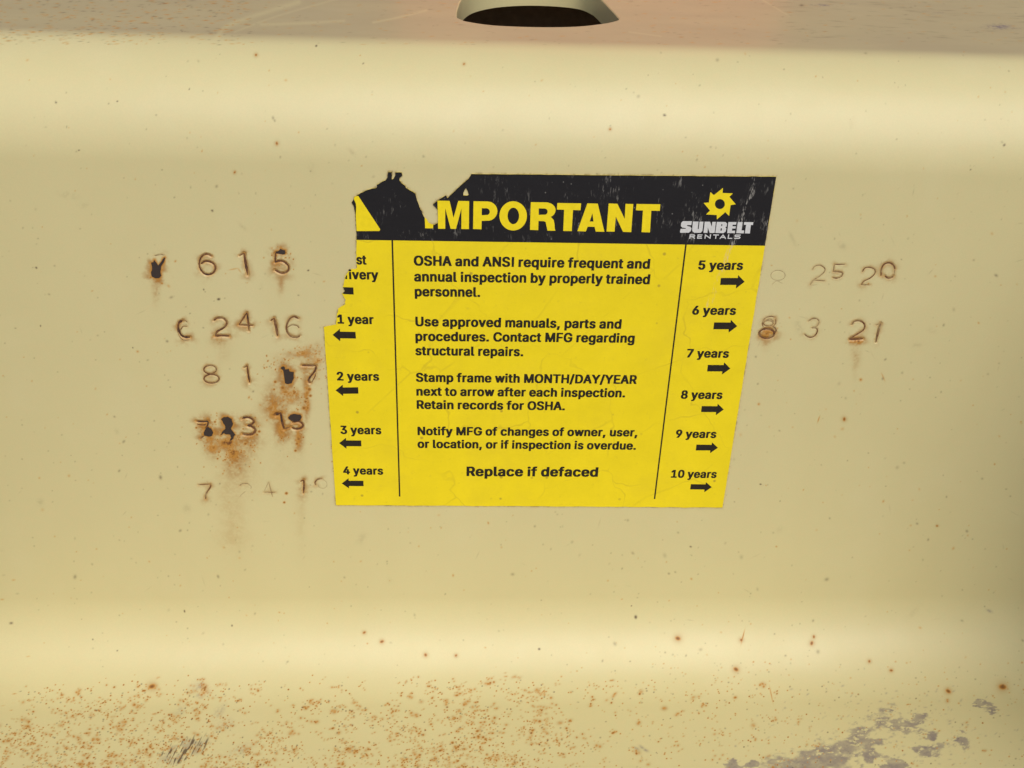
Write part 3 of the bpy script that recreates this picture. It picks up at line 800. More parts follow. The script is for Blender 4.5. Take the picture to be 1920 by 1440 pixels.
GLYPH_DATA = r'''{",":[247,[[11,-134,-1,-121,-2,-96,26,79,36,85,61,89,142,89,167,82,173,72,173,41,126,-121,112,-134,98,-137]]],".":[247,[[48,-19,25,-6,11,19,11,62,29,91,60,103,135,103,154,97,176,75,178,12,160,-10,123,-23]]],"/":[309,[[-13,-91,-25,-78,-25,-60,134,528,144,543,162,550,264,547,274,534,274,515,116,-72,106,-88,87,-94]]],"0":[513,[[158,-22,120,-9,92,10,55,48,30,98,8,185,8,323,15,360,30,410,55,460,92,498,119,516,171,533,290,531,335,516,362,498,393,466,418,423,439,354,446,310,446,198,439,154,420,91,405,60,388,35,354,4,283,-25],[213,79,233,77,266,104,289,148,302,210,302,298,289,360,258,416,227,435,200,423,178,391,160,341,152,304,152,204,160,166,184,110,197,91]]],"1":[513,[[50,-15,40,-8,37,4,37,54,43,70,68,77,162,78,174,86,174,361,168,374,112,340,55,342,47,348,43,361,46,436,162,524,275,527,307,523,315,517,319,504,319,86,331,78,400,77,425,70,431,54,428,-8,418,-15,393,-19]]],"2":[513,[[37,-15,25,-2,28,61,232,279,267,329,280,373,270,404,244,429,224,436,204,429,185,411,169,379,165,354,157,348,124,344,37,348,25,361,24,392,31,423,46,454,81,495,129,523,162,532,287,533,345,511,385,479,409,442,425,379,418,323,378,248,235,92,230,79,419,73,427,67,431,54,427,-8,418,-15,393,-19]]],"3":[513,[[142,-22,78,4,36,37,16,66,5,98,8,141,36,152,136,148,145,141,172,91,217,72,248,80,275,104,284,123,284,166,269,198,242,215,211,224,136,226,117,241,120,310,206,410,213,423,211,429,41,435,33,441,29,454,33,516,42,523,67,527,373,527,399,523,410,510,408,448,315,341,296,310,336,295,379,270,414,229,429,198,436,160,435,123,427,85,401,41,383,23,317,-15,273,-25]]],"4":[513,[[256,-15,244,-2,244,79,239,86,13,91,1,104,1,167,202,511,218,523,231,527,325,527,347,517,350,498,269,361,264,342,356,339,378,329,382,192,388,185,438,182,453,173,456,104,438,90,386,86,382,79,381,-2,370,-14,338,-19],[172,186,231,184,244,192,244,292,238,304,170,192]]],"5":[513,[[152,-22,100,-2,73,16,42,48,21,98,24,141,52,152,152,148,161,141,177,102,195,84,220,74,245,84,266,104,282,135,288,166,266,223,245,243,220,253,195,249,159,229,139,225,52,232,30,241,26,279,55,510,69,523,89,527,370,527,397,523,405,516,408,504,408,454,402,438,377,431,195,429,190,423,184,391,183,360,195,352,277,352,322,341,356,323,402,276,420,241,433,185,432,135,418,79,398,48,368,16,314,-15,270,-25]]],"6":[513,[[155,-22,89,10,58,41,39,73,24,123,24,198,31,229,77,323,212,519,243,527,349,523,361,510,359,491,254,341,256,335,299,331,330,320,368,301,396,273,415,241,430,191,431,129,424,98,385,29,368,13,319,-15,274,-25],[223,73,244,79,270,104,286,148,286,173,270,210,244,235,224,242,191,223,175,198,168,173,169,135,187,98]]],"7":[513,[[73,-15,61,-2,63,23,266,423,263,429,248,431,35,435,23,448,26,517,35,524,60,527,391,527,418,523,426,517,429,504,426,429,207,-8,179,-18]]],"8":[513,[[150,-22,124,-15,65,16,28,60,13,98,12,166,22,198,34,223,76,266,76,273,47,304,32,341,32,416,58,473,88,501,130,523,169,533,294,531,339,516,367,498,403,460,418,423,425,379,418,335,377,266,409,235,437,185,444,141,437,91,417,48,381,13,345,-9,281,-25],[215,73,231,72,263,84,283,104,294,129,293,154,277,185,256,203,231,211,213,209,180,191,164,166,157,141,157,129,173,98,194,80],[215,316,231,315,250,324,274,354,274,398,258,423,231,436,205,429,186,410,176,391,175,366,182,348,195,329]]],"9":[513,[[105,-15,93,-2,99,23,198,167,193,174,130,185,93,203,52,242,24,311,24,392,33,423,52,461,87,496,137,524,174,533,268,534,319,523,368,495,385,479,424,411,431,373,431,323,409,248,371,179,241,-8,212,-18],[210,273,230,269,251,279,274,304,286,342,286,367,270,404,244,429,224,436,191,417,168,367,171,323,191,286]]],"A":[539,[[-10,-15,-22,-2,-22,17,161,517,190,527,310,523,320,511,495,36,502,11,499,-8,471,-18,363,-14,349,4,304,123,190,125,171,118,121,-11,90,-19],[213,223,258,222,269,229,240,305,216,248,210,229]]],"C":[570,[[195,-22,149,-9,107,13,51,69,22,116,8,160,1,204,1,312,20,385,35,416,78,473,112,498,163,523,207,533,320,533,388,517,449,479,485,435,513,366,510,341,482,331,382,333,367,341,356,373,340,398,307,421,270,432,228,423,193,398,158,335,145,285,145,229,152,191,180,129,213,96,251,78,282,78,313,90,346,123,370,170,395,182,482,183,507,175,513,166,514,148,500,104,455,35,421,10,384,-9,326,-25]]],"D":[562,[[33,-15,24,-8,21,4,24,517,33,524,58,527,296,527,353,511,414,476,446,446,465,417,489,367,502,304,502,204,495,167,480,123,449,67,391,17,352,-2,296,-17,64,-19],[169,79,227,78,275,92,304,111,342,167,357,223,358,279,351,317,327,373,289,410,227,430,177,431,165,423,165,92]]],"E":[478,[[33,-15,24,-8,21,4,24,517,39,525,64,527,377,527,408,520,415,504,415,454,411,442,402,435,183,431,169,429,165,423,165,317,169,311,383,305,395,292,396,236,393,217,371,207,169,204,165,198,165,92,169,79,177,78,402,74,414,61,411,-8,402,-15,377,-19]]],"F":[470,[[33,-15,24,-8,21,4,24,517,39,525,64,527,371,527,402,520,408,504,408,454,405,442,396,435,183,431,169,429,165,423,165,304,169,298,377,292,389,279,386,211,358,200,169,198,165,192,161,-8,133,-18]]],"G":[580,[[195,-22,149,-9,107,13,70,44,32,98,8,160,1,198,1,310,8,348,22,391,60,454,88,482,138,514,207,533,326,533,370,523,421,498,467,460,504,398,514,366,510,341,482,331,382,333,367,341,340,391,302,423,270,432,228,423,193,398,176,373,152,316,145,285,145,229,158,173,180,129,213,96,257,78,288,80,307,86,340,110,360,141,369,173,357,180,276,181,251,188,245,204,248,266,276,277,495,276,508,273,519,260,520,173,513,135,498,91,479,60,442,23,401,-3,332,-25]]],"H":[576,[[33,-15,24,-8,21,4,24,517,39,525,71,527,139,527,161,517,165,317,169,311,327,309,346,310,352,317,355,517,364,524,389,527,464,527,489,520,496,498,493,-8,477,-17,446,-19,377,-18,355,-8,352,204,347,211,183,213,169,211,165,204,161,-8,133,-18]]],"I":[360,[[4,-15,-8,-2,-5,67,17,77,73,79,79,86,79,417,73,430,17,432,-5,442,-5,517,4,524,29,527,273,527,299,523,307,517,311,504,307,442,285,432,229,430,223,423,223,92,229,79,285,77,307,67,307,-8,298,-15,273,-19]]],"L":[452,[[33,-15,24,-8,21,4,21,511,32,523,46,527,146,525,161,517,165,504,165,86,177,78,389,74,401,61,401,-2,391,-14,364,-19]]],"M":[688,[[33,-15,24,-8,20,11,21,504,27,520,52,527,158,527,183,524,193,517,314,212,436,517,452,525,483,527,577,527,605,517,608,11,602,-11,577,-18,502,-19,477,-15,468,-8,464,161,458,175,381,-8,352,-18,257,-14,236,11,171,174,165,161,161,-8,133,-18]]],"N":[583,[[33,-15,24,-8,21,4,24,517,39,525,71,527,152,527,175,517,352,247,358,261,361,517,371,524,396,527,471,527,496,520,502,498,499,-8,483,-17,452,-19,371,-18,348,-8,171,262,165,248,161,-8,133,-18]]],"O":[593,[[195,-22,149,-9,107,13,51,69,29,104,8,160,1,198,1,310,20,385,35,416,72,466,112,498,163,523,207,533,320,533,388,517,445,482,473,454,511,391,525,348,532,310,532,198,513,123,498,91,461,41,421,10,384,-9,326,-25],[248,79,288,80,320,96,338,113,357,135,372,166,388,223,387,291,365,360,334,404,305,423,270,432,232,423,193,398,161,341,145,285,146,223,164,160,180,129,207,102]]],"P":[504,[[33,-15,24,-8,21,4,24,517,52,527,296,527,353,511,389,489,430,442,445,404,451,367,445,292,424,242,383,201,321,172,169,167,165,161,161,-8,133,-18],[169,267,246,266,271,278,285,292,301,323,302,361,292,392,279,411,258,423,233,430,169,429,165,417,165,273]]],"R":[508,[[33,-15,24,-8,21,4,24,517,52,527,296,527,339,517,383,495,424,454,443,417,451,379,452,336,445,298,424,248,367,198,462,23,461,-8,433,-18,319,-14,308,-3,217,167,208,174,183,175,169,173,165,167,161,-8,133,-18],[169,279,246,278,271,287,285,298,301,329,302,367,291,398,273,417,233,431,169,429,165,417,165,286]]],"S":[506,[[143,-24,80,-2,24,48,-1,102,2,145,30,156,130,152,146,139,150,120,166,95,193,80,224,72,276,89,292,108,304,133,304,145,294,164,272,183,116,233,78,252,49,274,27,302,12,339,12,408,38,464,74,499,118,521,199,537,261,537,318,527,363,508,414,464,427,445,442,402,439,370,411,360,311,364,296,377,286,402,269,420,224,435,205,432,177,414,162,395,156,370,174,343,205,325,324,290,368,271,397,252,427,220,442,189,449,164,448,102,427,52,390,14,361,-5,286,-27]]],"T":[508,[[167,-15,158,-8,155,4,154,423,142,431,4,436,-4,442,-8,454,-4,517,5,524,30,527,417,527,444,523,452,517,455,504,455,454,449,439,424,432,311,431,299,423,295,-8,267,-18]]],"U":[577,[[183,-23,138,-10,85,21,43,71,21,127,24,521,39,530,71,532,139,531,161,521,166,165,184,121,199,102,223,84,258,75,283,79,322,102,342,134,351,165,355,521,383,531,484,527,493,521,496,509,496,134,477,77,458,49,425,15,371,-13,314,-27]]],"Y":[531,[[177,-15,168,-8,164,4,163,198,-14,479,-22,498,-20,517,-10,524,15,527,102,527,127,520,225,367,240,358,330,504,346,520,377,527,485,523,495,511,493,492,309,198,305,-8,277,-18]]],"a":[449,[[91,-24,41,-1,7,33,-9,75,-6,152,12,183,35,205,60,219,122,236,222,250,229,252,234,265,218,296,191,307,164,296,129,258,97,254,60,258,7,277,4,308,13,327,37,358,66,378,110,397,160,406,222,406,272,398,318,377,344,358,357,340,378,283,375,-10,347,-21,247,-18,204,-27],[163,71,185,72,218,96,234,127,234,146,229,151,163,140,139,121,135,108,138,90]]],"b":[484,[[163,-23,144,-18,38,-20,24,-16,14,-4,13,509,16,521,32,530,126,531,151,524,157,509,159,402,263,406,307,397,344,378,398,327,417,290,425,259,432,215,432,159,425,115,410,71,386,34,352,2,288,-25],[219,71,244,82,263,102,281,140,288,177,287,209,269,265,252,290,219,305,188,291,174,271,158,227,153,190,158,146,176,102,194,82]]],"c":[455,[[138,-23,88,-5,53,21,10,84,-6,146,-5,235,10,290,35,334,63,363,113,393,176,406,226,407,309,390,345,368,379,334,400,290,398,265,338,244,282,244,266,252,232,297,213,305,194,302,168,284,146,240,139,202,139,165,146,134,163,100,187,77,204,71,220,72,244,90,270,130,301,138,332,136,390,121,400,109,398,77,373,34,357,17,302,-16,257,-27]]],"d":[484,[[132,-23,106,-16,72,2,29,46,8,90,-5,140,-5,234,1,271,16,309,59,365,101,391,170,406,268,402,270,509,273,521,281,527,320,532,402,527,410,521,414,509,410,-10,382,-20,282,-18,238,-27],[198,71,213,72,238,90,260,127,269,165,269,215,260,252,241,284,226,297,207,305,182,297,162,277,139,215,139,165,148,127,162,102]]],"e":[463,[[138,-23,88,-5,53,21,23,59,10,84,-6,146,-5,235,10,290,41,340,70,368,107,391,176,406,220,407,302,390,361,352,398,290,414,221,410,159,382,148,151,147,143,140,146,127,168,90,188,77,213,70,246,84,275,121,338,124,401,105,407,90,400,65,385,40,355,9,307,-17,263,-27],[148,240,245,238,259,240,262,246,251,271,232,292,217,302,201,305,180,296,155,271,146,252]]],"f":[313,[[55,-15,45,-8,42,4,42,298,36,305,-14,308,-30,317,-32,379,-14,394,37,398,42,404,43,467,49,486,90,529,117,542,167,552,217,552,267,542,276,536,280,523,279,492,270,467,248,452,198,448,187,436,181,411,186,398,242,395,261,389,267,379,267,336,264,317,256,311,186,305,180,298,179,-2,168,-14,155,-18]]],"g":[485,[[132,-166,76,-147,34,-115,14,-84,14,-65,22,-52,63,-27,120,-24,138,-30,178,-65,213,-73,238,-64,257,-48,269,-15,263,-11,132,-12,68,16,29,54,4,104,-5,148,-5,241,17,310,34,335,76,376,132,400,245,402,276,397,370,402,402,398,410,391,414,379,414,-34,398,-90,363,-131,307,-159,257,-169],[197,85,220,86,247,110,269,166,269,216,260,254,232,293,207,306,168,285,152,260,139,216,139,166,148,135,168,104]]],"h":[470,[[26,-15,16,-8,13,4,14,511,24,523,38,527,138,525,156,511,158,404,163,401,276,402,313,392,349,373,385,323,394,298,401,242,400,-2,389,-14,369,-18,282,-18,260,-8,256,242,240,286,219,303,207,305,180,292,158,248,154,-8,126,-18]]],"i":[226,[[27,-15,18,-8,14,4,15,379,26,392,39,395,133,394,149,386,152,373,151,-2,141,-14,127,-18],[33,429,8,451,2,467,2,504,27,533,52,544,102,546,122,542,155,523,164,504,164,461,139,432,108,425]]],"l":[249,[[76,-17,34,8,14,46,13,508,16,521,32,529,132,530,151,524,157,508,157,83,163,76,194,73,210,64,220,2,213,-13,194,-20]]],"m":[669,[[26,-15,16,-8,13,4,13,373,19,389,44,396,138,394,194,408,232,409,288,399,319,380,369,400,407,408,457,408,508,398,546,379,566,361,585,329,595,298,595,4,588,-11,563,-18,494,-19,469,-15,460,-8,457,248,446,286,419,305,393,292,377,254,373,-8,363,-15,338,-19,263,-18,238,-11,232,4,232,267,221,292,201,305,174,292,158,261,154,-8,126,-18]]],"n":[469,[[26,-15,16,-8,13,4,16,386,44,396,144,393,182,402,276,402,315,392,349,373,379,336,394,298,401,236,398,-8,382,-17,351,-19,282,-18,260,-8,256,242,240,286,219,303,207,305,180,292,158,248,154,-8,126,-18]]],"o":[475,[[138,-23,88,-5,53,21,10,84,-6,146,-5,235,10,290,35,334,63,363,113,393,176,406,226,407,309,390,345,368,382,331,413,271,420,240,420,140,404,84,379,40,357,17,302,-16,257,-27],[204,71,220,72,244,90,266,127,276,159,276,215,262,259,234,296,207,306,194,302,168,284,146,240,139,209,139,165,148,127,168,96,187,77]]],"p":[484,[[26,-158,16,-151,13,-138,16,387,44,397,144,394,182,403,276,403,313,394,352,374,388,341,410,305,431,230,431,149,419,93,398,49,351,2,307,-20,257,-30,159,-26,157,-138,154,-151,146,-157,113,-161],[209,74,226,73,252,87,275,124,288,180,281,237,263,274,239,299,219,306,194,294,176,274,158,230,152,193,167,124,180,99]]],"q":[484,[[282,-158,273,-151,270,-140,268,-26,170,-30,95,-11,63,8,42,30,20,61,1,105,-5,143,-5,237,10,293,34,337,70,371,107,393,151,403,238,403,276,394,388,396,402,393,413,380,413,-145,402,-157,388,-160],[191,74,213,73,240,93,256,118,269,162,269,212,260,249,240,287,207,306,195,304,171,287,148,249,139,212,140,155,152,118,168,93]]],"r":[318,[[26,-15,16,-8,13,4,16,386,38,395,138,395,169,402,271,398,279,392,282,379,279,317,263,308,219,305,184,292,170,279,158,254,154,-8,126,-18]]],"s":[424,[[109,-23,57,-4,15,36,-3,71,-3,96,2,106,15,115,59,125,115,124,131,115,157,77,184,69,216,84,224,96,224,109,216,121,193,134,76,165,23,209,8,240,8,302,15,327,59,374,115,399,159,406,209,407,273,396,315,374,343,346,364,302,362,277,315,262,246,263,230,271,204,302,190,309,163,296,153,284,153,271,177,249,290,219,327,199,350,177,371,134,371,77,362,52,325,9,277,-17,234,-27]]],"t":[287,[[105,-19,67,-3,32,38,23,69,23,300,17,307,-22,313,-32,325,-30,388,-14,396,19,400,23,407,24,475,35,488,48,491,156,488,167,475,168,407,172,400,223,396,242,382,239,319,223,310,173,307,168,300,167,94,177,75,223,71,239,63,248,44,254,0,242,-15,223,-22]]],"u":[470,[[119,-20,65,6,35,37,20,68,13,106,16,387,32,395,63,397,132,396,154,387,158,118,177,87,201,74,234,93,256,149,260,387,288,397,389,393,398,387,401,374,398,-7,369,-17,263,-14,219,-24]]],"v":[449,[[134,-15,119,-2,-7,323,-21,367,-19,386,-9,392,16,396,97,396,122,389,132,373,186,223,197,209,266,389,297,396,398,392,409,379,409,361,269,-8,241,-18]]],"w":[626,[[108,-15,96,-3,84,29,-16,361,-16,379,-11,389,27,396,96,396,121,389,133,373,159,273,171,254,182,279,209,379,221,392,321,396,352,389,364,367,396,259,402,262,413,292,434,373,446,389,471,396,546,396,571,392,580,386,583,367,576,336,489,48,464,-11,421,-19,358,-18,333,-11,321,11,283,135,245,11,233,-11,202,-19]]],"x":[438,[[-6,-15,-18,-2,-15,17,106,192,102,204,-3,354,-3,386,25,396,131,392,147,379,188,320,200,327,235,379,250,392,356,396,384,386,387,367,378,348,274,192,391,23,391,-8,363,-18,256,-15,241,-2,195,67,188,69,126,-14,94,-19]]],"y":[449,[[28,-160,10,-141,10,-116,19,-84,34,-71,78,-67,91,-61,117,-3,-15,347,-22,372,-19,391,-9,397,16,401,97,401,122,393,186,222,197,208,268,391,278,397,303,401,378,401,403,393,409,384,409,359,244,-72,219,-116,186,-147,147,-162]]]," ":[188,[]]}'''

# ------------------------------------------------------------------ the warning decal
GLYPHS = json.loads(GLYPH_DATA)
INK_Y = [0.00026]          # how far the printed layers stand in front of the plate, growing layer by layer


def to_curve_mesh(name, loops, y, thick=0.0):
    """flat filled outline (loops in web x, z) at depth -y; thick gives it real sides"""
    cu = bpy.data.curves.new(name, 'CURVE')
    cu.dimensions = '2D'
    cu.fill_mode = 'BOTH' if thick else 'FRONT'
    cu.extrude = 0.0
    for lp in loops:
        sp = cu.splines.new('POLY')
        sp.points.add(len(lp) - 1)
        for p, (x, z) in zip(sp.points, lp):
            p.co = (x * 100, z * 100, 0, 1)
        sp.use_cyclic_u = True
    ob = bpy.data.objects.new(name, cu)
    COL.objects.link(ob)
    dg = bpy.context.evaluated_depsgraph_get()
    dg.update()
    src = ob.evaluated_get(dg).to_mesh()
    vs = [(v.co.x / 100, v.co.y / 100) for v in src.vertices]
    fs = [tuple(p.vertices) for p in src.polygons]
    ob.evaluated_get(dg).to_mesh_clear()
    bpy.data.objects.remove(ob)
    bpy.data.curves.remove(cu)
    keep, out = set(), []
    for f in fs:                       # face the viewer (-y)
        a = sum(vs[f[i]][0] * vs[f[(i + 1) % len(f)]][1] - vs[f[(i + 1) % len(f)]][0] * vs[f[i]][1] for i in range(len(f)))
        out.append(f if a > 0 else f[::-1])
    V3 = [(x, -y, z) for x, z in vs]
    F3 = list(out)
    if thick:
        for lp in loops:
            o = len(V3)
            n = len(lp)
            V3 += [(x, -y, z) for x, z in lp] + [(x, -y + thick, z) for x, z in lp]
            F3 += [(o + k, o + (k + 1) % n, o + n + (k + 1) % n, o + n + k) for k in range(n)]
    return mesh_from(name, V3, F3)


def web_pts(org, k, pts):
    return [on_web(org[0] + x / k, org[1] + y / k) for x, y in pts]


def decal_material(name, col, rough, kind):
    m, nt, b = new_mat(name)
    co = nd(nt, 'ShaderNodeTexCoord').outputs['Object']
    big = noise(nt, co, 60.0, 4, 0.6)
    fine = noise(nt, co, 1500.0, 3, 0.6)
    c = mixc(nt, mrange(nt, big, .3, .7), tuple(v * .95 for v in col), tuple(min(1, v * 1.04) for v in col))
    c = mixc(nt, mrange(nt, fine, .3, .75, 0, .10), c, tuple(v * .7 for v in col))
    soil = noise(nt, co, 34.0, 6, 0.7)
    if kind != 'ink':
        c = mixc(nt, mrange(nt, soil, .5, .78, 0, .30), c, (.60, .44, .03))
        smut = noise(nt, co, 420.0, 5, 0.75)
        c = mixc(nt, mrange(nt, smut, .60, .78, 0, .35), c, (.40, .29, .03))
    sx = nd(nt, 'ShaderNodeSeparateXYZ')
    nt.links.new(co, sx.inputs[0])
    # long scrape that runs down the right part of the decal
    ax, az = on_web(1418, 338); bx, bz = on_web(1318, 600)
    t = math2(nt, 'MULTIPLY', math2(nt, 'SUBTRACT', sx.outputs[2], az), (bx - ax) / (bz - az))
    dx = math2(nt, 'ABSOLUTE', math2(nt, 'SUBTRACT', math2(nt, 'SUBTRACT', sx.outputs[0], ax), t))
    near = mrange(nt, dx, .0004, .0013, 1.0, 0.0)
    near = math2(nt, 'MULTIPLY', near, mrange(nt, sx.outputs[2], bz, bz + .006, 0.0, 1.0))
    mp = nd(nt, 'ShaderNodeMapping')
    mp.inputs['Rotation'].default_value = (0, -0.33, 0)
    mp.inputs['Scale'].default_value = (1.0, 1.0, .22)
    nt.links.new(co, mp.inputs['Vector'])
    scr = noise(nt, mp.outputs[0], 1500.0, 3, .7)
    if kind == 'ink':
        mark = math2(nt, 'MULTIPLY', near, mrange(nt, scr, .52, .66))
        # scratches in patches over the dark header
        pat = noise(nt, co, 110.0, 3, .6)
        scuff = math2(nt, 'MULTIPLY', mrange(nt, pat, .50, .66), mrange(nt, scr, .56, .70))
        mark = math2(nt, 'MAXIMUM', math2(nt, 'MULTIPLY', mark, .8), math2(nt, 'MULTIPLY', scuff, .48))
        spk = nd(nt, 'ShaderNodeTexVoronoi'); spk.inputs['Scale'].default_value = 330.0
        nt.links.new(co, spk.inputs['Vector'])
        kd = nd(nt, 'ShaderNodeSeparateColor'); nt.links.new(spk.outputs['Color'], kd.inputs[0])
        dots = math2(nt, 'MULTIPLY', mrange(nt, spk.outputs['Distance'], .04, .10, 1.0, 0.0), mrange(nt, kd.outputs[0], .6, .7))
        mark = math2(nt, 'MAXIMUM', mark, math2(nt, 'MULTIPLY', dots, .35))
        c = mixc(nt, mark, c, (.42, .40, .36))
    else:
        mark = math2(nt, 'MULTIPLY', near, mrange(nt, scr, .50, .66))
        c = mixc(nt, math2(nt, 'MULTIPLY', mark, .75), c, (.66, .47, .28))
        # hairline cracks of the aged vinyl
        wob = noise(nt, co, 90.0, 2, .5)
        cv = nd(nt, 'ShaderNodeTexVoronoi', feature='DISTANCE_TO_EDGE')
        cv.inputs['Scale'].default_value = 30.0
        wc = nd(nt, 'ShaderNodeVectorMath', operation='MULTIPLY_ADD')
        cmb = nd(nt, 'ShaderNodeCombineXYZ')
        nt.links.new(wob, cmb.inputs[0]); nt.links.new(wob, cmb.inputs[2])
        nt.links.new(cmb.outputs[0], wc.inputs[0]); wc.inputs[1].default_value = (.012, 0, .012)
        nt.links.new(co, wc.inputs[2])
        nt.links.new(wc.outputs[0], cv.inputs['Vector'])
        crack = mrange(nt, cv.outputs['Distance'], .004, .012, 1.0, 0.0)
        crack = math2(nt, 'MULTIPLY', crack, mrange(nt, big, .42, .62))
        c = mixc(nt, math2(nt, 'MULTIPLY', crack, .28), c, (.36, .25, .02))
        sp = nd(nt, 'ShaderNodeTexVoronoi'); sp.inputs['Scale'].default_value = 170.0
        nt.links.new(co, sp.inputs['Vector'])
        keepd = nd(nt, 'ShaderNodeSeparateColor'); nt.links.new(sp.outputs['Color'], keepd.inputs[0])
        dots = math2(nt, 'MULTIPLY', mrange(nt, sp.outputs['Distance'], .06, .13, 1.0, 0.0), mrange(nt, keepd.outputs[0], .72, .8))
        c = mixc(nt, math2(nt, 'MULTIPLY', dots, .55), c, (.22, .13, .03))
    nt.links.new(c, b.inputs['Base Color'])
    bm_ = nd(nt, 'ShaderNodeBump')
    bm_.inputs['Strength'].default_value = .25
    bm_.inputs['Distance'].default_value = .0006
    nt.links.new(noise(nt, co, 150.0, 3, .5), bm_.inputs['Height'])
    nt.links.new(bm_.outputs[0], b.inputs['Normal'])
    b.inputs['Roughness'].default_value = rough
    b.inputs['Specular IOR Level'].default_value = .22 if kind == 'ink' else .35
    return m


MAT_YELLOW = decal_material('yellow_vinyl', (.80, .625, .009), .45, 'vinyl')
MAT_HEAD = decal_material('black_print', (.0115, .0105, .012), .55, 'ink')
MAT_INK = plain('brown_black_ink', (.016, .012, .007), .55, .25, 900, .3)
MAT_LETTER = plain('yellow_print', (.80, .625, .009), .5, .05, 500, .3)
MAT_WHITE = plain('grey_white_print', (.58, .58, .57), .5, .08, 900, .3)

i_lo = TORN.index((668.4, 456)); 
NICK = [(874.2, 353.1), (877, 358), (879, 364.8), (876, 366.3), (868.8, 365.6), (868.8, 361), (872.7, 353.1)]


def rough_edges(pts, a, b):
    out = []
    for k, p in enumerate(pts):
        out.append(p)
        q = pts[(k + 1) % len(pts)]
        L = math.dist(p, q)
        if a <= k < b and L > 4:
            for j in range(1, int(L / 3)):
                t = j / int(L / 3)
                out.append((p[0] + (q[0] - p[0]) * t + rng.normal() * .35, p[1] + (q[1] - p[1]) * t + rng.normal() * .35))
        elif L > 60:
            m_ = int(L / 14)
            for j in range(1, m_):
                t = j / m_
                out.append((p[0] + (q[0] - p[0]) * t + rng.normal() * .22, p[1] + (q[1] - p[1]) * t + rng.normal() * .22))
    return out


decal = bpy.data.objects.new('warning_decal', None)
decal.empty_display_size = .02
COL.objects.link(decal)
tag(decal, 'yellow and black inspection decal with torn upper left corner, stuck on the cream steel', 'sticker')
torn_full = rough_edges(TORN, 4, len(TORN) - 1)
vinyl = link('vinyl_sheet', to_curve_mesh('vinyl_sheet', [[on_web(*p) for p in torn_full], [on_web(*p) for p in NICK]], INK_Y[0], INK_Y[0] - .00002), MAT_YELLOW, decal)
k0 = torn_full.index((668.4, 456))
head = [(1433.8, 460.3), (668.55, 449.3)] + torn_full[torn_full.index((668.7, 437.5)):] + [(1455, 331)]
Y1, Y2, Y3 = .00028, .00030, .00032
header = link('header_panel', to_curve_mesh('header_panel', [[on_web(*p) for p in head], [on_web(*p) for p in NICK]], Y1), MAT_HEAD, decal)
Z0, K0 = (600, 300), 6.4
tri = [(440, 850), (434, 740), (430, 660), (436, 560), (430, 515), (408, 470), (412, 442), (432, 432), (460, 427), (600, 640), (720, 822), (722, 838), (712, 849)]
link('warning_triangle', to_curve_mesh('warning_triangle', [web_pts(Z0, K0, tri)], Y2), MAT_LETTER, decal)

HEAD = [
    [[(1258, 688), (1281, 706), (1301, 747), (1342, 771), (1360, 774), (1357, 817), (1262, 816)]],
    [[(1410, 485), (1555, 487), (1602, 690), (1660, 488), (1790, 490), (1787, 826), (1697, 825), (1697, 580), (1632, 824), (1568, 823), (1503, 575), (1503, 822), (1418, 822)]]]
for g in HEAD:
    link('heading_letter', to_curve_mesh('heading_letter', [web_pts(Z0, K0, l) for l in g], Y2), MAT_LETTER, decal)


def arc(cx, cy, rx, ry, a0, a1, n=10):
    return [(cx + rx * math.cos(math.radians(a0 + (a1 - a0) * i / n)), cy + ry * math.sin(math.radians(a0 + (a1 - a0) * i / n))) for i in range(n + 1)]


Z5, K5 = (800, 300), 4.2667
HEAD2 = [
    [[(375, 328), (485, 330)] + arc(488, 407, 78, 77, -82, 82) + [(440, 485), (438, 552), (371, 550)], [(441, 384), (480, 384)] + arc(478, 412, 27, 27, -70, 70) + [(440, 440)]],
    [ell(692, 445, 110, 117, 36), ell(693, 445, 46, 66, 28)],
    [[(833, 335), (950, 337)] + arc(955, 399, 76, 62, -80, 60) + [(997, 458), (1016, 478), (1022, 510), (1024, 545), (1029, 564), (966, 563), (959, 530), (952, 494), (935, 487), (894, 486), (892, 559), (826, 557)], [(896, 385), (938, 386)] + arc(942, 411, 25, 25, -75, 75) + [(895, 437)]],
    [[(1045, 342), (1235, 345), (1230, 400), (1170, 398), (1160, 567), (1092, 565), (1099, 396), (1041, 394)]],
    [[(1285, 345), (1368, 347), (1421, 572), (1352, 571), (1343, 533), (1288, 531), (1272, 569), (1205, 567)], [(1303, 490), (1334, 490), (1325, 424)]],
    [[(1455, 346), (1525, 348), (1583, 470), (1590, 349), (1652, 350), (1635, 575), (1570, 573), (1512, 450), (1502, 571), (1438, 570)]],
    [[(1678, 350), (1868, 352), (1864, 405), (1796, 403), (1785, 577), (1718, 575), (1729, 402), (1672, 400)]]]
for g in HEAD2:
    link('heading_letter', to_curve_mesh('heading_letter', [web_pts(Z5, K5, l) for l in g], Y2), MAT_LETTER, decal)

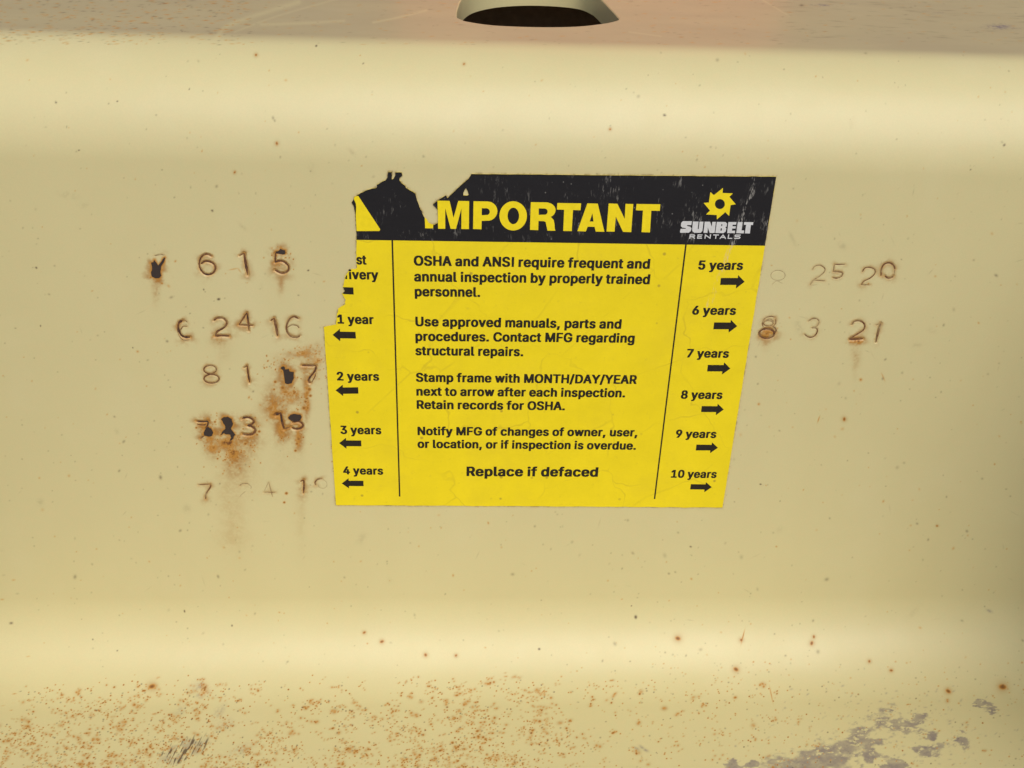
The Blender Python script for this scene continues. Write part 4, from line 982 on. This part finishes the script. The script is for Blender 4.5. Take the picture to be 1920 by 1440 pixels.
Z6, K6 = (1230, 310), 7.58
gear = [(948, 318), (942, 390), (1088, 395), (1040, 445), (1130, 550), (1057, 562), (1035, 715), (982, 662), (862, 765), (860, 702), (708, 695), (765, 640), (675, 530), (748, 525), (770, 378), (820, 420)]
link('sun_emblem', to_curve_mesh('sun_emblem', [web_pts(Z6, K6, gear), web_pts(Z6, K6, ell(905, 547, 71, 71, 24))], Y2), MAT_LETTER, decal)
NAME = [
    [[(380, 790), (508, 790), (500, 846), (442, 845), (436, 852), (440, 860), (485, 868), (502, 892), (492, 930), (462, 953), (345, 955), (338, 935), (349, 898), (418, 899), (424, 890), (370, 880), (351, 860), (355, 815)]],
    [[(522, 795), (602, 795), (590, 898), (597, 905), (604, 898), (616, 796), (672, 798), (657, 928), (630, 955), (542, 955), (513, 932), (511, 900)]],
    [[(690, 797), (765, 798), (790, 870), (797, 800), (848, 800), (830, 957), (760, 957), (735, 882), (728, 957), (672, 955)]],
    [[(862, 800), (985, 802), (1008, 825), (1000, 865), (982, 876), (997, 895), (985, 940), (955, 960), (840, 958)], [(926, 832), (941, 832), (937, 860), (922, 860)], [(917, 890), (934, 890), (930, 925), (913, 925)]],
    [[(1025, 802), (1140, 803), (1134, 840), (1086, 840), (1083, 862), (1130, 862), (1126, 895), (1079, 895), (1075, 925), (1122, 925), (1117, 960), (1008, 960)]],
    [[(1160, 803), (1228, 803), (1213, 922), (1250, 922), (1244, 963), (1137, 960)]],
    [[(1250, 803), (1380, 805), (1374, 845), (1345, 843), (1330, 965), (1260, 963), (1277, 842), (1245, 842)]]]
link('name_lettering', to_curve_mesh('name_lettering', [web_pts(Z6, K6, l) for g in NAME for l in g], Y2), MAT_WHITE, decal)
LIGHT = [[(478, 1033), (483, 985), (535, 985), (545, 995), (538, 1008), (482, 1010)], [(515, 1010), (545, 1033)], [(650, 985), (595, 985), (588, 1031), (645, 1031)], [(592, 1008), (642, 1008)], [(693, 1034), (700, 985), (765, 1032), (772, 982)],
         [(815, 985), (885, 986)], [(850, 986), (845, 1034)], [(908, 1035), (950, 986), (985, 1036)], [(926, 1020), (972, 1020)], [(1030, 983), (1022, 1033), (1075, 1034)],
         [(1195, 988), (1130, 987), (1120, 998), (1130, 1009), (1180, 1011), (1190, 1022), (1180, 1034), (1115, 1034)]]
lv, lf = [], []
for n_, ln in enumerate(LIGHT):
    q = np.array(web_pts(Z6, K6, ln))
    hw = .00017
    for a, c in zip(q[:-1], q[1:]):
        t = (c - a) / np.linalg.norm(c - a); nr = np.array([-t[1], t[0]])
        a2, c2 = a - t * hw * .8, c + t * hw * .8
        y = -(Y2 + .000004 * (len(lv) // 4 % 5))
        o = len(lv)
        for p in (a2 + nr * hw, a2 - nr * hw, c2 - nr * hw, c2 + nr * hw): lv.append((p[0], y, p[1]))
        lf.append((o, o + 1, o + 2, o + 3))
link('trade_lettering', mesh_from('trade_lettering', lv, lf), MAT_WHITE, decal)

# dividing rules
for (x0, y0), (x1, y1) in (((735.6, 449.9), (749.5, 930.2)), ((1285.8, 457.9), (1227, 934.8))):
    a, c = np.array(on_web(x0, y0)), np.array(on_web(x1, y1))
    h = .00027
    link('dividing_rule', mesh_from('dividing_rule', [(a[0] - h, -Y2, a[1]), (c[0] - h, -Y2, c[1]), (c[0] + h, -Y2, c[1]), (a[0] + h, -Y2, a[1])], [(0, 1, 2, 3)]), MAT_INK, decal)

CAP_UNIT = .524


def text_line(s, u0, v0, u1, v1, cap, slant=0.0):
    """one printed line between two ends of its baseline; cap = capital height in photo pixels"""
    a, c = np.array(on_web(u0, v0)), np.array(on_web(u1, v1))
    z1 = on_web((u0 + u1) / 2, (v0 + v1) / 2 - cap)[1]; z0 = on_web((u0 + u1) / 2, (v0 + v1) / 2)[1]
    ky = (z1 - z0) / CAP_UNIT
    x, loops, glyph_loops = 0.0, [], []
    for ch in s:
        if ch == 'I':
            adv, gl = 240, [[50, -15, 186, -15, 186, 525, 50, 525]]
        else:
            adv, gl = GLYPHS[ch]
        glyph_loops.append([[(x + l[i] / 1000, l[i + 1] / 1000) for i in range(0, len(l), 2)] for l in gl])
        loops += glyph_loops[-1]
        x += (adv * .94 if ch != ' ' else adv * 1.0) / 1000
    xs = [p[0] for l in loops for p in l]
    lo, hi = min(xs), max(xs)
    L = np.linalg.norm(c - a)
    t = (c - a) / L; nr = np.array([-t[1], t[0]])
    kx = L / (hi - lo)
    VV, FF = [], []
    for k, gl in enumerate(glyph_loops):          # neighbours sit 4 microns apart, so tight letters never share a plane
        if not gl: continue
        W = [[tuple(a + t * ((px - lo) * kx) + nr * ((pz + .004) * ky)) for px, pz in l] for l in gl]
        gm = to_curve_mesh('glyph', W, Y2 + .000004 * (k % 2))
        o = len(VV)
        VV += [tuple(v.co) for v in gm.vertices]
        FF += [tuple(i + o for i in p.vertices) for p in gm.polygons]
        bpy.data.meshes.remove(gm)
    return link('text_line', mesh_from('text_line', VV, FF), MAT_INK, decal)


for row in (("OSHA and ANSI require frequent and", 776.1, 497, 1217.8, 503, 18), ("annual inspection by properly trained", 776.7, 526.7, 1217.8, 532, 18), ("personnel.", 777.7, 554.6, 900.3, 555.8, 17.6),
            ("Use approved manuals, parts and", 779, 610.6, 1164.5, 615.4, 17.2), ("procedures. Contact MFG regarding", 779, 638.2, 1189.2, 641.7, 17), ("structural repairs.", 779, 665, 981, 667, 16.8),
            ("Stamp frame with MONTH/DAY/YEAR", 780, 714.8, 1193.2, 719, 16.2), ("next to arrow after each inspection.", 780.8, 740.8, 1171.6, 744, 16), ("Retain records for OSHA.", 781.4, 765.6, 1058.9, 768.2, 15.8),
            ("Notify MFG of changes of owner, user,", 783, 814.8, 1194.6, 817.4, 15.2), ("or location, or if inspection is overdue.", 783, 838.8, 1191.9, 842.2, 15), ("Replace if defaced", 874.6, 891.5, 1120.8, 892.7, 17.2),
            ("st", 668.6, 494.8, 687.6, 495.2, 17.5), ("ivery", 654.6, 522.6, 709.8, 523.4, 17.5), ("1 year", 633.3, 605.8, 701.2, 606.8, 16.6), ("2 years", 632.2, 712.4, 711.3, 713, 15.8), ("3 years", 638.8, 812.7, 715.4, 813.3, 15.2), ("4 years", 643.8, 888.3, 718.8, 889, 14.4),
            ("5 years", 1308.3, 504.6, 1392, 505.2, 16.8), ("6 years", 1297, 589, 1378.8, 589.6, 16.2), ("7 years", 1286.7, 669.3, 1365.6, 669.9, 15.6), ("8 years", 1275.8, 746.6, 1353.5, 747.2, 15.2), ("9 years", 1266.1, 819.7, 1342.1, 820.3, 14.6), ("10 years", 1257.4, 894.6, 1342.7, 895.2, 14.2)):
    text_line(*row)
Z7, K7, Z8, K8 = (590, 480), 6.0, (590, 720), 5.538
link('text_line', to_curve_mesh('text_line', [web_pts(Z7, K7, [(345, 256), (346, 236), (366, 205), (368, 256)])], Y2), MAT_INK, decal)
Z9, K9, ZA = (1200, 460), 5.54, (1200, 720)
ARROWS = [(Z7, K7, [(320, 347), (436, 350), (440, 430), (335, 425), (312, 418), (322, 408), (341, 391), (332, 370)]),
          (Z7, K7, [(203, 883), (285, 815), (287, 847), (460, 850), (466, 925), (289, 922), (288, 955)]),
          (Z8, K8, [(218, 62), (293, 3), (294, 32), (453, 30), (455, 96), (297, 98), (298, 122)]),
          (Z8, K8, [(255, 610), (326, 555), (328, 582), (484, 582), (486, 642), (331, 642), (332, 668)]),
          (Z8, K8, [(282, 1028), (352, 975), (354, 1000), (507, 1000), (509, 1056), (357, 1055), (358, 1080)]),
          (Z9, K9, [(838, 336), (1014, 336), (1018, 306), (1085, 375), (994, 446), (998, 408), (830, 408)]),
          (Z9, K9, [(768, 797), (938, 798), (942, 770), (1008, 836), (920, 902), (918, 868), (760, 868)]),
          (Z9, K9, [(703, 1238), (868, 1240), (872, 1212), (936, 1276), (850, 1338), (853, 1306), (696, 1306)]),
          (ZA, K9, [(640, 225), (802, 227), (805, 200), (868, 261), (786, 320), (788, 288), (633, 287)]),
          (ZA, K9, [(585, 625), (743, 628), (746, 602), (807, 658), (726, 714), (728, 686), (577, 686)]),
          (ZA, K9, [(527, 1036), (680, 1038), (683, 1015), (743, 1067), (666, 1120), (668, 1092), (519, 1090)])]
for z, k, p in ARROWS:
    link('arrow', to_curve_mesh('arrow', [web_pts(z, k, p)], Y2), MAT_INK, decal)
link('exclamation_mark', to_curve_mesh('exclamation_mark', [web_pts(Z0, K0, [(383, 512), (388, 492), (402, 480), (420, 494), (431, 520), (434, 560), (431, 640), (424, 645), (414, 575), (404, 545)])], Y3), MAT_HEAD, decal)

# ------------------------------------------------------------------ what stands behind the deck and shows in its gloss
cover = bpy.data.objects.new('machine_cover', None)
COL.objects.link(cover)
tag(cover, 'orange machine cover between dark panels, standing on the deck behind the bend', 'machine cover')


def slab(name, x0, x1, y0, y1, z0, z1, mat, bev=.008, parent=None):
    import bmesh
    bm = bmesh.new()
    bmesh.ops.create_cube(bm, size=1)
    for v in bm.verts:
        v.co = ((x0 + x1) / 2 + v.co.x * (x1 - x0), (y0 + y1) / 2 + v.co.y * (y1 - y0), (z0 + z1) / 2 + v.co.z * (z1 - z0))
    bmesh.ops.bevel(bm, geom=list(bm.edges), offset=bev, segments=3, affect='EDGES')
    me = bpy.data.meshes.new(name)
    bm.to_mesh(me); bm.free()
    return link(name, me, mat, parent or cover)


def behind(u, y):
    d = photo_ray(u, 40)
    return EYE[0] + (y - EYE[1]) / d[1] * d[0]


YB = .235
zd = BEND_END[1] + (YB - BEND_END[0]) * FL_DIR[1] / FL_DIR[0]
xo0, xo1 = behind(738, YB), behind(1482, YB)
slab('orange_door', xo0, xo1, YB, YB + .05, zd - .004, zd + .26, plain('orange_enamel', (.68, .11, .02), .4, .08, 30), .004)
slab('side_panel', xo0 - .9, xo0 - .003, YB + .004, YB + .05, zd - .004, zd + .20, plain('dull_brown_panel', (.06, .042, .03), .6, .1, 20))
slab('side_panel', xo1 + .003, xo1 + .9, YB + .004, YB + .05, zd - .004, zd + .26, plain('dark_panel', (.035, .028, .022), .6, .1, 20))

# unseen dark slabs, added out of view to shade the plate's sides
blocker_mat = plain('black_blocker_paint', (.035, .032, .03), .5, .15, 60)
slab('shade_blocker', .238, .250, -.15, -.0008, Z_BOT - R_BOT + .0006, .12, blocker_mat, .003, frame)
slab('shade_blocker', -.272, -.26, -.15, -.0008, Z_BOT - R_BOT + .0006, .12, blocker_mat, .003, frame)

# yard surface far below, seen by nothing but the bounce light
gm = plain('grey_concrete', (.16, .15, .135), .9, .15, 3)
ground = link('ground', mesh_from('ground', [(-40, -40, -.75), (40, -40, -.75), (40, 40, -.75), (-40, 40, -.75)], [(0, 1, 2, 3)]), gm)
tag(ground, kind='structure')
